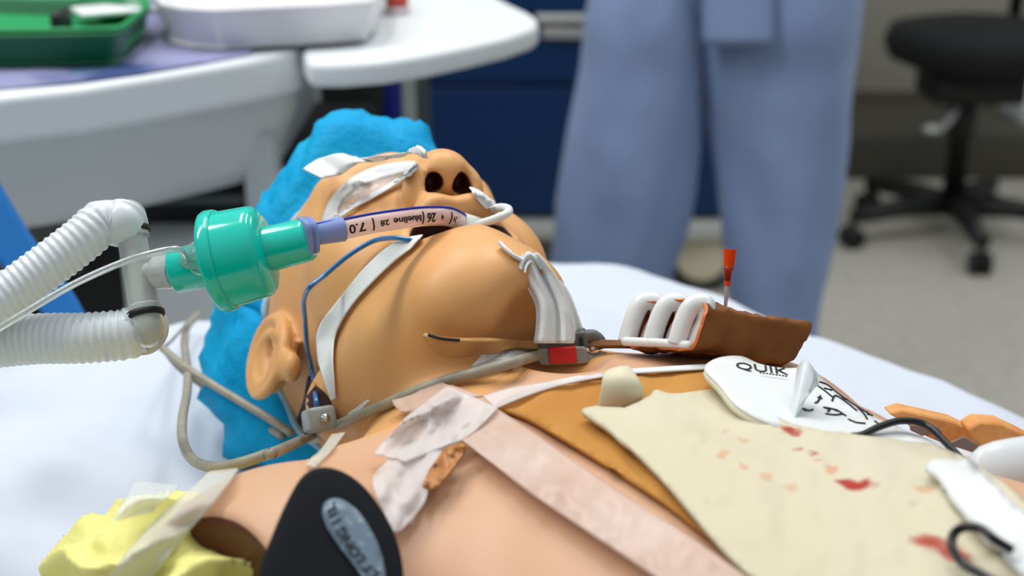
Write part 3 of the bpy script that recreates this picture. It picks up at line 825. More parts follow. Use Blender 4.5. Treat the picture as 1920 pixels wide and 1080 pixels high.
# ---- alligator clip with the red label
m_clipg = Mat('clip_grey', (138, 140, 134), rough=.4); m_clipd = Mat('clip_dark_grey', (92, 94, 92), rough=.4)
m_red = Mat('red_label', (206, 24, 26), rough=.45)
clip = thing('lead_clip', onany(1060, 690)[0], 'grey alligator lead clip with a red label', 'clip')
dc = px_depth(1060, 690) - .004
def slab(px, d0, d1, name, mat, parent, bev=.0012, seg=3):
    """solid whose outline is seen in the photo, d0 front depth (number or per point), thickness d1-d0"""
    n = len(px); dd = d0 if isinstance(d0, (list, tuple)) else [d0] * n
    f = [atd(x, y, k) for (x, y), k in zip(px, dd)]
    nrm = Vector((0, 1, -.15)).normalized() * (d1)
    g = G(); g.prism(f, nrm); return g.obj(name, mat, parent, bevel=bev, bseg=seg, auto=30)
slab([(1008, 656), (1094, 650), (1100, 655), (1104, 680), (1096, 683), (1016, 686), (1008, 680)], dc - .002, .013, 'lower_body', m_clipg, clip)
slab([(1010, 636), (1090, 622), (1099, 622), (1106, 655), (1094, 651), (1010, 657)], dc + .001, .010, 'upper_lever', m_clipd, clip)
slab([(1028, 653.5), (1080, 650.5), (1082, 680.5), (1031, 683)], dc - .0034, .003, 'red_label', m_red, clip, .0004, 1)
slab([(1087, 632), (1093, 632), (1094, 648), (1091, 651), (1087, 648)], dc - .0008, .003, 'slot', m_ring, clip, .0003, 1)
g = G(); g.tube(cr([atd(1099, 632, dc + .005), atd(1112, 630, dc + .005), atd(1124, 637, dc + .005), atd(1128, 646, dc + .005), atd(1112, 650, dc + .005)], 8), lambda t: .0036 * (1 - .5 * t), 12); g.obj('jaw', m_clipd, clip)
g = G(); g.tube(cr([atd(1098, 672, dc + .004), atd(1114, 675, dc + .004), atd(1127, 668, dc + .004), atd(1130, 659, dc + .004)], 8), lambda t: .0036 * (1 - .5 * t), 12); g.obj('jaw', m_clipg, clip)
g = G(); g.tube([atd(1106, 654, dc + .002), atd(1118, 650, dc + .003)], .0016, 10); g.obj('spring_pin', m_chrome, clip)

# ---- brown strap with torn tip
m_leather = Mat('brown_leather', (136, 84, 34), rough=.55, spec=.35)
m_leather.mottle(60, (112, 66, 22), .35, .7); m_leather.bump(m_leather.noise(260, 4), .35, .0008)
m_tan = Mat('tan_leather', (196, 148, 92), rough=.55); m_tan.mottle(50, (172, 120, 66), .4, .7); m_tan.bump(m_tan.noise(200, 3), .3, .0006)
strap = thing('torn_strap', onany(900, 650)[0], 'torn tan strap with a split tip lying across the throat', 'strap')
dst = px_depth(900, 665)
def band(top, bot, dtop, dbot, name, mat, parent, nv=6, thick=.0012, n=10, wob=0):
    Tc = cr([(x, y, 0) for x, y in top], n); Bc = cr([(x, y, 0) for x, y in bot], n); m = min(len(Tc), len(Bc)); rows = []
    for i in range(m):
        a = Tc[int(i * (len(Tc) - 1) / (m - 1))]; b = Bc[int(i * (len(Bc) - 1) / (m - 1))]; row = []
        t = i / (m - 1)
        da = dtop(t) if callable(dtop) else dtop; db = dbot(t) if callable(dbot) else dbot
        for j in range(nv + 1):
            s = j / nv; q = a.lerp(b, s); row.append(atd(q.x, q.y, da + (db - da) * s + wob * fbm(q.x * .03, q.y * .03, 1)))
        rows.append(row)
    g = G(); g.grid(rows); return g.obj(name, mat, parent, solid=thick)
dA = lambda t: px_depth(860, 665) - .004 + (px_depth(1020, 665) - px_depth(860, 665)) * t
g = G(); g.grid(smooth_pts(strip_rows([(797, 623), (812, 626), (850, 631), (920, 632), (1012, 636)], [(799, 630), (818, 655), (850, 664), (920, 660), (1012, 657)], 40, 8, .0070), 3, .5)); g.obj('strap_end', m_tan, strap, solid=.0028, soff=1)
g = G(); g.tube(cr([onany(803, 628, .0105)[0], onany(830, 635, .011)[0], onany(862, 638, .0105)[0]], 6), .0008, 6, flat=(1, 1)); g.obj('split', m_ring, strap)
dB = px_depth(1200, 668)
band([(1105, 638), (1180, 641), (1260, 648), (1330, 655)], [(1105, 652), (1180, 651), (1260, 656), (1330, 668)], lambda t: dc + .004 + (dB - dc) * t, lambda t: dc + .002 + (dB - dc - .002) * t, 'strap_long', m_leather, strap, thick=.002)
m_mesh_w = Mat('white_gauze', (214, 214, 214), rough=.8, alpha=.92); m_mesh_w.bump(m_mesh_w.noise(900, 1), .8, .0006)
tape('gauze_patch', [(934, 640), (910, 652), (896, 672), (878, 694)], [(1010, 644), (1010, 656), (1006, 668), (960, 680)], m_mesh_w, 'white gauze patch between the tan strap and the grey cable', 'gauze', off=.004)

# ---- brown pouch with white plastic insert and orange lining
m_orange = Mat('orange_lining', (222, 122, 62), rough=.5)
pou = thing('leather_pouch', onany(1400, 700)[0], 'brown leather pouch open at one end with orange lining and white plastic insert', 'pouch')
d0 = dB - .024
Fq = [atd(1186, 560, d0 + .030), atd(1338, 560, d0 - .004), atd(1302, 660, d0 - .008), atd(1160, 645, d0 + .026)]   # TL TR BR BL
Bq = [atd(1385, 592, d0 + .075), atd(1534, 606, d0 + .036), atd(1472, 698, d0 + .030), atd(1345, 690, d0 + .070)]
def quadp(Q, u, v):      # u,v in -1..1
    s = (u + 1) / 2; t = (v + 1) / 2; return (Q[0].lerp(Q[1], s)).lerp(Q[3].lerp(Q[2], s), 1 - t)
def loop(t, sc, n=44, p=5.0, wob=0):
    Q = [a.lerp(b, t) for a, b in zip(Fq, Bq)]; out = []
    for k in range(n):
        a = 2 * pi * k / n; c, s = cos(a), sin(a)
        r = (abs(c) ** p + abs(s) ** p) ** (-1 / p)
        sag = 0
        q = quadp(Q, c * r * sc, s * r * sc)
        q += Vector((0, 0, 1)) * wob * fbm(c * 2 + 3, s * 2, t * 4)
        out.append(q)
    return out
g = G(); rows = [loop(t, 1 - .04 * sin(pi * t) + .0 , wob=.004) for t in [i / 16 for i in range(17)]]
rows += [loop(1.02, .93, wob=.004), loop(1.03, .7, wob=.003), loop(1.035, .3), loop(1.035, .02)]
rows = [r + [r[0]] for r in rows]; g.grid(rows); g.obj('leather_shell', m_leather, pou)
g = G(); rows = [loop(0, .985, wob=.004), loop(-.02, .955, wob=.003), loop(0, .90, wob=.003), loop(.12, .88), loop(.5, .86), loop(.52, .02)]
rows = [r + [r[0]] for r in rows]; g.grid(rows); g.obj('lining', m_orange, pou)
for k in range(3):
    dx = 56 * k; g = G(); dk = d0 + .026 - .012 * k
    path = [(1176, 641, dk), (1184, 610, dk), (1196, 580, dk), (1208, 567, dk), (1226, 566, dk), (1236, 576, dk), (1234, 600, dk), (1224, 620, dk), (1216, 641, dk)]
    path = [(x + dx * .84, y + (2 * k), d) for x, y, d in path]
    if k == 2: path = path[:5] + [(x_ - 6, y_, d_) for x_, y_, d_ in path[5:]]
    pth = cr([atd(*q) for q in path], 8); g.tube(pth, .0046, 8, flat=(1, .9), up=(0, 1, -.2)); g.obj('plastic_insert', m_white_pl, pou, bevel=0)
g = G(); g.tube(cr([atd(1170, 640, d0 + .022), atd(1235, 643, d0 + .008), atd(1296, 648, d0 - .004)], 6), .0022, 10); g.obj('insert_base', m_white_pl, pou)
# needle with orange hub
m_hub = Mat('orange_hub', (240, 84, 28), rough=.25, trans=.3, ior=1.2); m_hubd = Mat('hub_core', (150, 40, 20), rough=.4)
dn = d0 + .045
nb, nt = atd(1360, 575, dn), atd(1369, 468, dn); na = (nt - nb).normalized(); nl = (nt - nb).length; ps = dn / FPX
needle = thing('needle', nb, 'needle with a bright orange hub standing upright behind the leather pouch', 'needle')
g = G(); g.lathe([(nl * .36, 5.5 * ps), (nl * .62, 7 * ps), (nl * .63, 9 * ps), (nl * .97, 12.5 * ps), (nl, 13 * ps)], nb, na, 24); g.obj('hub', m_hub, needle, auto=40)
g = G(); g.lathe([(nl * .45, 6.6 * ps), (nl * .62, 7.8 * ps), (nl * .64, 9.2 * ps), (nl * .70, 9.8 * ps)], nb, na, 24); g.obj('hub_core', m_hubd, needle)
g = G(); g.lathe([(-nl * .1, 3 * ps), (nl * .36, 4.6 * ps), (nl * .37, 4.8 * ps)], nb, na, 16); g.obj('shaft', m_frost, needle)

# ---- brown foam band and cream wound-trainer skin
m_foam = Mat('brown_foam', (196, 142, 72), rough=.75, spec=.2); m_foam.mottle(16, (184, 128, 60), .4, .65); m_foam.bump(m_foam.noise(500, 3), .4, .0006)
m_cream = Mat('cream_skin_pad', (210, 204, 180), rough=.5, spec=.35); m_cream.mottle(7, (204, 195, 164), .35, .7)
# blood stains of fixed shape on the pad
def stain(mat, spots, col1, col2, warp=.010, wscale=120):
    geo = mat.node('ShaderNodeNewGeometry').outputs['Position']
    n = mat.node('ShaderNodeTexNoise'); n.inputs['Scale'].default_value = wscale; n.inputs['Detail'].default_value = 3; mat.link(geo, n.inputs['Vector'])
    sub = mat.node('ShaderNodeVectorMath', operation='SUBTRACT'); mat.link(n.outputs['Color'], sub.inputs[0]); sub.inputs[1].default_value = (.5, .5, .5)
    scl = mat.node('ShaderNodeVectorMath', operation='SCALE'); mat.link(sub.outputs[0], scl.inputs[0]); scl.inputs['Scale'].default_value = warp
    add = mat.node('ShaderNodeVectorMath', operation='ADD'); mat.link(geo, add.inputs[0]); mat.link(scl.outputs[0], add.inputs[1])
    out = mat.colout
    for c, rad, strength in spots:
        d = mat.node('ShaderNodeVectorMath', operation='DISTANCE'); mat.link(add.outputs[0], d.inputs[0]); d.inputs[1].default_value = c
        mr = mat.node('ShaderNodeMapRange'); mat.link(d.outputs['Value'], mr.inputs[0]); mr.inputs[1].default_value = rad; mr.inputs[2].default_value = rad * .55; mr.inputs[3].default_value = 0; mr.inputs[4].default_value = strength
        out = mat.mix(mr.outputs[0], out, col1 if strength > .6 else col2)
    mat.base(out)
band_ol = [(930, 766), (962, 748), (1000, 733), (1060, 717), (1120, 708), (1200, 702), (1280, 698), (1345, 694), (1356, 722), (1400, 770), (1500, 880), (1620, 1010), (1720, 1180), (1560, 1190), (1435, 1082), (1340, 1022), (1240, 945), (1140, 880), (1050, 825), (985, 788)]
vs, fs = poly_patch([(p.x, p.y) for p in cr([(x, y, 0) for x, y in band_ol], 3, True)], .0016, f=lambda x, y, o: on(x, y, o, .96), n=24, wr=.0012, seed=7, scale=.012)
g = G(); g.add(vs, fs); tag(g.obj('foam_band', m_foam, None, solid=.0018, soff=1), 'brown foam band bordering the cream pad on the chest', 'foam band')
cr_ol = [(1092, 777), (1130, 770), (1170, 772), (1205, 758), (1228, 742), (1262, 746), (1320, 740), (1366, 737), (1378, 752), (1440, 784), (1520, 812), (1640, 828), (1760, 850), (1860, 900), (1990, 1010), (2120, 1150), (1960, 1260), (1700, 1260), (1530, 1180), (1385, 1068), (1330, 1010), (1270, 940), (1200, 865), (1130, 806)]
oc = [(p.x, p.y) for p in cr([(x, y, 0) for x, y in cr_ol], 4, True)]
oc = [(x + 2 * fbm(x * .09, y * .09, 2), y + 3 * fbm(x * .07, y * .09, 5)) for x, y in oc]
vs, fs = poly_patch(oc, .0062, f=lambda x, y, o: on(x, y, o, .96), n=40, wr=.0016, seed=2, scale=.010)
pad = thing('cream_skin_pad', on(1450, 900)[0], 'large cream rubber skin pad with red blood stains and a torn curled corner', 'skin pad')
spots = []
for x, y, r_, st in ((1452, 800, .0042, .95), (1480, 808, .0050, .95), (1492, 815, .0040, .8), (1500, 848, .0035, .7), (1524, 858, .0032, .75), (1540, 872, .0032, .55), (1558, 886, .0035, .6), (1590, 912, .0050, .95), (1606, 918, .0062, 1), (1628, 914, .0050, .95), (1740, 1025, .0062, .9), (1765, 1030, .0065, .8), (1785, 1045, .0060, .85),
                     (1357, 852, .0034, .5), (1394, 876, .0036, .5), (1440, 900, .0042, .42), (1480, 918, .0035, .4), (1735, 920, .0050, .45), (1395, 832, .0028, .4), (1362, 815, .0022, .35), (1325, 946, .0028, .3), (1420, 1000, .003, .2), (1700, 1000, .003, .25)):
    spots.append((tuple(on(x, y, .0078)[0]), r_, st))
stain(m_cream, spots, rgb(168, 40, 18), rgb(206, 128, 84))
g = G(); g.add(vs, fs); g.obj('pad_skin', m_cream, pad, solid=.0022, soff=1)
m_cream2 = Mat('cream_rubber', (218, 210, 182), rough=.5)
dF = px_depth(1160, 765)
rows = []
for L_, R_, dd in (((1112, 786), (1200, 772), -.003), ((1118, 764), (1202, 757), -.006), ((1126, 738), (1207, 742), -.009), ((1129, 714), (1206, 722), -.010), ((1130, 700), (1192, 704), -.006), ((1146, 694), (1180, 688), .001), ((1152, 700), (1178, 692), .008)):
    row = []
    for j in range(9):
        s = j / 8; row.append(atd(L_[0] + (R_[0] - L_[0]) * s, L_[1] + (R_[1] - L_[1]) * s - 3 * sin(pi * s), dF + dd + .004 * (2 * s - 1) ** 2 - .002))
    rows.append(row)
g = G(); g.grid(rows); g.obj('curled_corner', m_cream2, pad, solid=.002, sub=1)
rows = []
for L_, R_, dd in (((1196, 775), (1262, 760), -.001), ((1206, 760), (1250, 752), -.004), ((1216, 745), (1242, 742), -.006), ((1226, 732), (1234, 730), -.003)):
    rows.append([atd(L_[0] + (R_[0] - L_[0]) * j / 5, L_[1] + (R_[1] - L_[1]) * j / 5, px_depth(1230, 765) + dd) for j in range(6)])
g = G(); g.grid(rows); g.obj('torn_peak', m_cream2, pad, solid=.002, sub=1)
# white backing edge seen above the brown band
tape('backing_edge', [(1000, 724), (1060, 711), (1140, 697), (1240, 689), (1326, 684)], [(1000, 733), (1060, 719), (1140, 706), (1240, 699), (1330, 694)], m_tape_w, 'narrow white backing strip along the top of the brown foam band', 'tape', off=.0046, nv=3)

# ---- defibrillator pad with print, foam rim, tab and wire
m_pad = Mat('white_pad', (226, 230, 230), rough=.55); m_rim = Mat('cream_foam_rim', (226, 222, 200), rough=.6)
def onb(x, y, o): return on(x, y, o, .955)
dp = thing('defibrillator_pad', onb(1500, 760, 0)[0], 'white electrode pad printed with black letters and a torso drawing beside the leather pouch', 'electrode pad')
dq = px_depth(1450, 740)
pad_pts = [(1322, 692), (1334, 676), (1360, 668), (1392, 668), (1425, 682), (1470, 690), (1520, 690), (1545, 712), (1590, 748), (1650, 786), (1740, 822), (1832, 852), (1822, 864), (1740, 850), (1650, 832), (1560, 822), (1490, 808), (1430, 788), (1380, 758), (1350, 722)]
# the pad is stiff: one plane resting on the highest points of the chest below it
_A = []; _b = []
for x in range(1330, 1830, 20):
    for y in range(670, 870, 8):
        h = BV.ray_cast(CAM, ray(x, y).normalized())[0]
        t = (x - 1330) / 500
        if h and 668 + 150 * t < y < 760 + 100 * t: _A.append((1, (x - 1500) / 300, (y - 750) / 100)); _b.append(1 / project(h)[2])
_A = np.array(_A); _b = np.array(_b); _c = np.linalg.lstsq(_A, _b, rcond=None)[0]
_c[0] += max(0, float(np.percentile(_b - _A @ _c, 97))) + .030
def onpad(x, y, o=0):
    dd = 1 / (_c[0] + _c[1] * (x - 1500) / 300 + _c[2] * (y - 750) / 100)
    n = Vector((0, -.3, 1)).normalized()
    return near(atd(x, y, dd), n, o), n
vs, fs = poly_patch([(p.x, p.y) for p in cr([(x, y, 0) for x, y in pad_pts], 5, True)], .0012, f=onpad, n=14)
g = G(); g.add(vs, fs); g.obj('pad_face', m_pad, dp, solid=.0008, soff=-1)
vs, fs = poly_patch([(p.x, p.y + 3) for p in cr([(x, y, 0) for x, y in pad_pts], 5, True)], -.0004, f=onpad, n=14)
g = G(); g.add(vs, fs); g.obj('foam_rim', m_rim, dp, solid=.0030, soff=-1)
u0 = onpad(1378, 690)[0]; u1 = onpad(1478, 700)[0]; ux = (u1 - u0).normalized()
text_on('QUIK', .022, m_ink, dp, lambda x, y: onpad(1428 + x * 1850 - y * 150, 691 + x * 230 - y * 820, .0019)[0], name='print_letters', depth=.0001)
g = G()
for q in range(9):
    a = onpad(1424 + q * 6, 706 + q * .8)[0] + Vector((0, 0, .0019)); g.tube([a, a + ux * .0011, ], .0003, 5)
g.obj('small_print', m_ink, dp)
g = G()
for pl in ([(1536, 716), (1552, 722), (1572, 738), (1600, 758), (1636, 780)], [(1534, 724), (1548, 734), (1560, 744)], [(1538, 742), (1534, 752), (1528, 756)], [(1544, 764), (1556, 766), (1570, 770), (1586, 780)],
           [(1560, 752), (1566, 742), (1584, 752), (1606, 770)], [(1504, 766), (1516, 770), (1524, 768)], [(1590, 786), (1604, 792), (1622, 794)], [(1548, 776), (1566, 778), (1580, 776)], [(1608, 764), (1620, 776), (1626, 786)],
           [(1545, 728), (1560, 732)], [(1575, 746), (1590, 750)], [(1628, 778), (1626, 772)], [(1640, 790), (1655, 800)], [(1556, 768), (1552, 772)]):
    g.tube(cr([onpad(x, y, .0016)[0] for x, y in pl], 5), .0005, 6)
for x, y in ((1508, 768), (1548, 765), (1566, 769), (1536, 746)): g.ball(onpad(x, y, .0014)[0], (.0016, .0016, .0003), 8)
g.obj('torso_drawing', m_ink, dp)
m_tab = Mat('translucent_tab', (222, 228, 230), rough=.3, alpha=.88, sss=.1)
dt = project(onpad(1490, 790)[0])[2]
band([(1496, 690), (1510, 674), (1528, 700), (1516, 730), (1500, 762), (1484, 800), (1472, 822)], [(1478, 812), (1484, 806), (1482, 808), (1480, 810), (1478, 814), (1474, 820), (1470, 824)], lambda t: dt + .03 * (1 - t), lambda t: dt - .001, 'peel_tab', m_tab, dp, thick=.0008)
band([(1512, 674), (1526, 694), (1532, 712), (1534, 722)], [(1500, 768), (1502, 760), (1506, 752), (1512, 742)], lambda t: dt + .028, lambda t: dt + .008, 'tab_fold', m_tab, dp, thick=.0008)
m_wire = Mat('black_wire', (14, 16, 18), rough=.35)
g = G(); g.tube(cr([onpad(1598, 818, .0022)[0], onpad(1618, 815, .004)[0], onpad(1650, 800, .008)[0], onpad(1690, 789, .012)[0], onpad(1735, 796, .014)[0], onpad(1775, 832, .012)[0], onpad(1820, 880, .010)[0], onpad(1866, 938, .008)[0], onpad(1900, 985, .004)[0]], 12), .0016, 14); g.obj('lead', m_wire, dp)

# ---- second pad at the right edge and its looped wire
dp2 = thing('defibrillator_pad', on(1850, 950)[0], 'second white electrode pad at the right edge with a looped black wire', 'electrode pad')
p2 = [(1744, 864), (1790, 862), (1830, 874), (1880, 924), (1930, 968), (1990, 1030), (2040, 1120), (1975, 1110), (1905, 1060), (1850, 1006), (1800, 948), (1764, 900)]
vs, fs = poly_patch([(p.x, p.y) for p in cr([(x, y, 0) for x, y in p2], 5, True)], .0125, f=lambda x, y, o: on(x, y, o, .96), n=10)
g = G(); g.add(vs, fs); g.obj('pad_face', m_pad, dp2, solid=.0030, soff=-1)
onw = lambda x, y, o: on(x, y, o, .96)[0]
g = G(); g.tube(cr([onw(1895, 1030, .015), onw(1866, 1012, .016), onw(1840, 992, .017), onw(1810, 988, .017), onw(1788, 1002, .016), onw(1786, 1028, .014), onw(1806, 1056, .014), onw(1846, 1080, .014), onw(1900, 1110, .014), onw(1990, 1150, .014)], 10), .0016, 14); g.obj('lead', m_wire, dp2)

# ---- torn orange foam blocks, grey film, spout and clear tube at the far right
m_of = Mat('orange_foam', (222, 160, 96), rough=.7); m_of.mottle(60, (200, 132, 66), .4, .7); m_of.bump(m_of.noise(200, 4), .5, .001)
m_gf = Mat('grey_film', (128, 112, 108), rough=.3, alpha=.95); m_db = Mat('dark_brown_film', (84, 66, 58), rough=.3)
dr = project(onpad(1720, 812)[0])[2] + .014
def chunk(name, pts, d, th, mat, label, cat='foam', seed=0):
    o_ = [(x + random.Random(seed + i).uniform(-2, 2), y + random.Random(seed + i + 9).uniform(-1, 1)) for i, (x, y) in enumerate(pts)]
    o = slab(o_, d, th, name, mat, None, .0012, 2); tag(o, label, cat); return o
chunk('foam_block', [(1668, 776), (1690, 768), (1730, 776), (1790, 790), (1850, 820), (1900, 838), (1920, 860), (1860, 852), (1800, 846), (1740, 820), (1700, 795)], dr + .012, .012, m_of, 'torn orange foam strip edge beyond the printed electrode pad', seed=1)
chunk('foam_block', [(1815, 806), (1835, 790), (1880, 794), (1925, 815), (1990, 850), (1990, 880), (1925, 858), (1880, 850), (1840, 846)], dr - .008, .014, m_of, 'raised torn orange foam strip at the right edge of the photo', seed=5)
for pl, lb, dd in (([(1704, 796), (1760, 800), (1766, 812), (1730, 818), (1708, 808)], 'small grey film scrap on the orange foam under the black wire', .008), ([(1776, 832), (1810, 818), (1838, 838), (1862, 852), (1800, 856), (1782, 846)], 'grey film scrap between the two orange foam strips', -.010)):
    chunk('film_scrap', pl, dr + dd, .001, m_gf, lb, 'film')
chunk('film_sheet', [(1850, 886), (1925, 870), (1985, 880), (1985, 990), (1925, 960), (1890, 915)], dr - .055, .002, m_db, 'dark brown film at the right edge below the translucent spout', 'film')
g = G(); q0, q1 = atd(1822, 884, dr - .055), atd(1960, 862, dr - .050)
g.tube([q0.lerp(q1, t) for t in (0, .08, .2, .4, .6, .8, 1)], lambda t: .0040 + .0055 * sin(min(1, t * 1.7) * pi / 2), 20, flat=(.75, 1.2)); tag(g.obj('drain_spout', m_tab), 'translucent white drain spout at the right edge', 'spout')
g = G(); g.tube(cr([atd(1846, 892, dr - .066), atd(1868, 905, dr - .068), atd(1892, 935, dr - .070), (atd(1915, 972, dr - .072)), atd(1950, 1020, dr - .074)], 8), .0022, 12); tag(g.obj('drain_tube', m_clear), 'clear thin drain tube along the edge of the second electrode pad', 'tube')

# ---- translucent tapes on the chest
m_tp = Mat('pink_translucent_tape', (226, 204, 190), rough=.34, alpha=.72, spec=.5); m_tp.mottle(22, (214, 180, 160), .35, .7, stretch=(1, 1, 3)); m_tp.bump(m_tp.noise(60, 3), .5, .0012)
m_tw = Mat('white_translucent_tape', (232, 226, 224), rough=.35, alpha=.55, spec=.5); m_tw.bump(m_tw.noise(55, 3), .9, .002)
m_tr = Mat('ribbed_translucent_tape', (250, 250, 238), rough=.6, alpha=.42, spec=.4)
wv = m_tr.node('ShaderNodeTexWave'); wv.inputs['Scale'].default_value = 420; m_tr.link(m_tr.coords(), wv.inputs['Vector']); m_tr.bump(wv.outputs['Fac'], .8, .0005)
tape('long_tape', [(862, 826), (930, 878), (1000, 932), (1110, 1006), (1230, 1086), (1330, 1150)], [(915, 756), (985, 800), (1080, 866), (1190, 940), (1300, 1010), (1410, 1086), (1500, 1140)], m_tp,
     'long pink translucent tape strip running diagonally along the brown foam band', off=.0066, nu=60, nv=14, wr=.0014, seed=1, it=2)
tape('crossing_tape', [(734, 752), (770, 742), (800, 726), (830, 718)], [(752, 774), (790, 770), (850, 756), (905, 745)], m_tp, 'short wrinkled pink tape end next to the grey cable', off=.0050, wr=.001, seed=5, rag=4)
tape('crumpled_tape', [(700, 852), (752, 792), (800, 752), (838, 724)], [(762, 866), (840, 836), (880, 820), (935, 766)], m_tw, 'crumpled clear white tape piece crossing above the brown flap', off=.0070, nu=40, nv=20, wr=.0022, seed=8, rag=3)
tape('crumpled_tape', [(905, 744), (960, 728), (1040, 716), (1130, 702)], [(930, 768), (985, 745), (1050, 724), (1130, 708)], m_tw, 'clear white tape strip running to the right above the brown foam band', off=.0050, wr=.001, seed=11)
tape('hanging_tape', [(768, 826), (722, 868), (698, 896), (704, 930), (738, 1000)], [(862, 830), (830, 868), (806, 905), (796, 945), (752, 996)], m_tw, 'crinkled white tape hanging down beside the black insole', off=.0060, nu=40, nv=16, wr=.0022, seed=15, rag=2)
tape('hanging_tape', [(782, 830), (760, 880), (742, 930), (735, 985)], [(858, 834), (822, 880), (800, 930), (772, 985)], m_tp, 'pink tape layer under the crinkled white tape beside the black insole', off=.0036, nu=30, nv=12, wr=.002, seed=16, rag=2)
flp = poly_patch([(p.x, p.y) for p in cr([(868, 832, 0), (872, 846, 0), (850, 878, 0), (822, 912, 0), (800, 918, 0), (794, 906, 0), (812, 872, 0), (836, 842, 0)], 4, True)], .0075, n=8, wr=.003, seed=3, scale=.04)
m_flap = Mat('brown_vinyl', (178, 116, 56), rough=.4); g = G(); g.add(*flp); tag(g.obj('brown_flap', m_flap, None, solid=.001), 'small folded brown flap poking out between the tapes', 'flap')
tape('shoulder_tape', [(440, 868), (480, 852), (530, 832), (590, 812)], [(452, 884), (500, 868), (560, 850), (602, 826)], m_tr, 'ribbed clear tape on the shoulder just below the grey cable', off=.0016)
tape('shoulder_tape', [(622, 816), (600, 846), (572, 872)], [(648, 812), (622, 846), (590, 878)], m_tr, 'small clear tape scrap on the shoulder above the black insole', off=.0016)
tape('paper_scrap', [(652, 776), (672, 762), (690, 749)], [(660, 779), (678, 768), (694, 752)], m_tape_w, 'tiny white paper tip sticking out behind the grey cable at the neck', 'paper', off=.003)

# ---- brown cut in the neck skin below the ear
m_cut = Mat('dark_cut_lining', (58, 30, 20), rough=.6)
flp = poly_patch([(p.x, p.y) for p in cr([(578, 705, 0), (592, 722, 0), (612, 740, 0), (622, 766, 0), (600, 776, 0), (566, 796, 0), (556, 790, 0), (568, 752, 0)], 4, True)], .0008, f=lambda x, y, o: on(x, y, o, .9), n=6)
g = G(); g.add(*flp); o = g.obj('cut_edge', m_cut, manikin); o['label'] = 'dark open cut in the neck skin below the right ear'

# ---- black insole shaped pad with grey label
m_blk = Mat('black_foam', (8, 13, 20), rough=.6, spec=.2); m_blk.bump(m_blk.noise(700, 2), .15, .0003)
m_lab = Mat('grey_label', (88, 112, 130), rough=.3, spec=.5)
m_lab.base(m_lab.mix(m_lab.ramp(m_lab.noise(330, 6, .7), [(.56, (0, 0, 0)), (.66, (1, 1, 1))]), rgb(104, 126, 142), rgb(170, 186, 196)))
ins = thing('black_insole_pad', on(620, 1000)[0], 'black foam insole shaped pad with a mottled grey label on the right shoulder', 'foam pad')
ib = on(620, 980)[0] + Vector((0, 0, .009)); i1 = on(560, 1060)[0] + Vector((0, 0, .009)); i2 = on(700, 1060)[0] + Vector((0, 0, .008))
nI = (i1 - ib).cross(i2 - ib).normalized(); nI = nI if nI.z > 0 else -nI
nI = (nI + Vector((0, -.35, .2))).normalized()
def onins(x, y, o=0):
    d = ray(x, y).normalized(); return CAM + d * ((ib - CAM).dot(nI) / d.dot(nI)) + nI * o, nI
iol = cr([(x, y, 0) for x, y in [(484, 1084), (508, 1010), (536, 945), (566, 895), (598, 878), (636, 883), (676, 908), (712, 952), (742, 1010), (756, 1080), (750, 1170), (690, 1240), (590, 1250), (500, 1180)]], 5, True)
n_ = len(iol); g = G(); rings = []
for sc, zz in ((.97, -.003), (1, -.0015), (1, .0006), (.985, .0014), (.95, .0016), (.7, .0015), (.45, .0015), (.2, .0015), (.01, .0015)):
    rings.append([onins(620 + (p.x - 620) * sc, 1060 + (p.y - 1060) * sc, zz)[0] for p in iol])
rings = [r + [r[0]] for r in rings]; g.grid(rings); g.obj('pad_body', m_blk, ins)
lol = cr([(x, y, 0) for x, y in [(603, 966), (608, 948), (624, 940), (644, 944), (672, 966), (698, 1006), (714, 1046), (722, 1090), (716, 1120), (692, 1104), (660, 1062), (628, 1020), (610, 990)]], 5, True)
flp = poly_patch([(p.x, p.y) for p in lol], .0020, f=onins, n=5); g = G(); g.add(*flp); g.obj('label', m_lab, ins, solid=.0006, soff=1)
a0, a1 = onins(694, 1082)[0], onins(618, 962)[0]; tx = (a1 - a0).normalized(); ty = nI.cross(tx)
cen_ = a0.lerp(a1, .5)
Lt = (a1 - a0).length
def imap(x, y):
    s = x / Lt; bend = -.10 * Lt * (s * s * 4 - .5) * .5
    return cen_ + tx * x + ty * (y + bend) + nI * .0030
text_on('LT LONG 11L', Lt * .19, m_ink, ins, imap, name='print_letters', depth=.0001, bold=True)

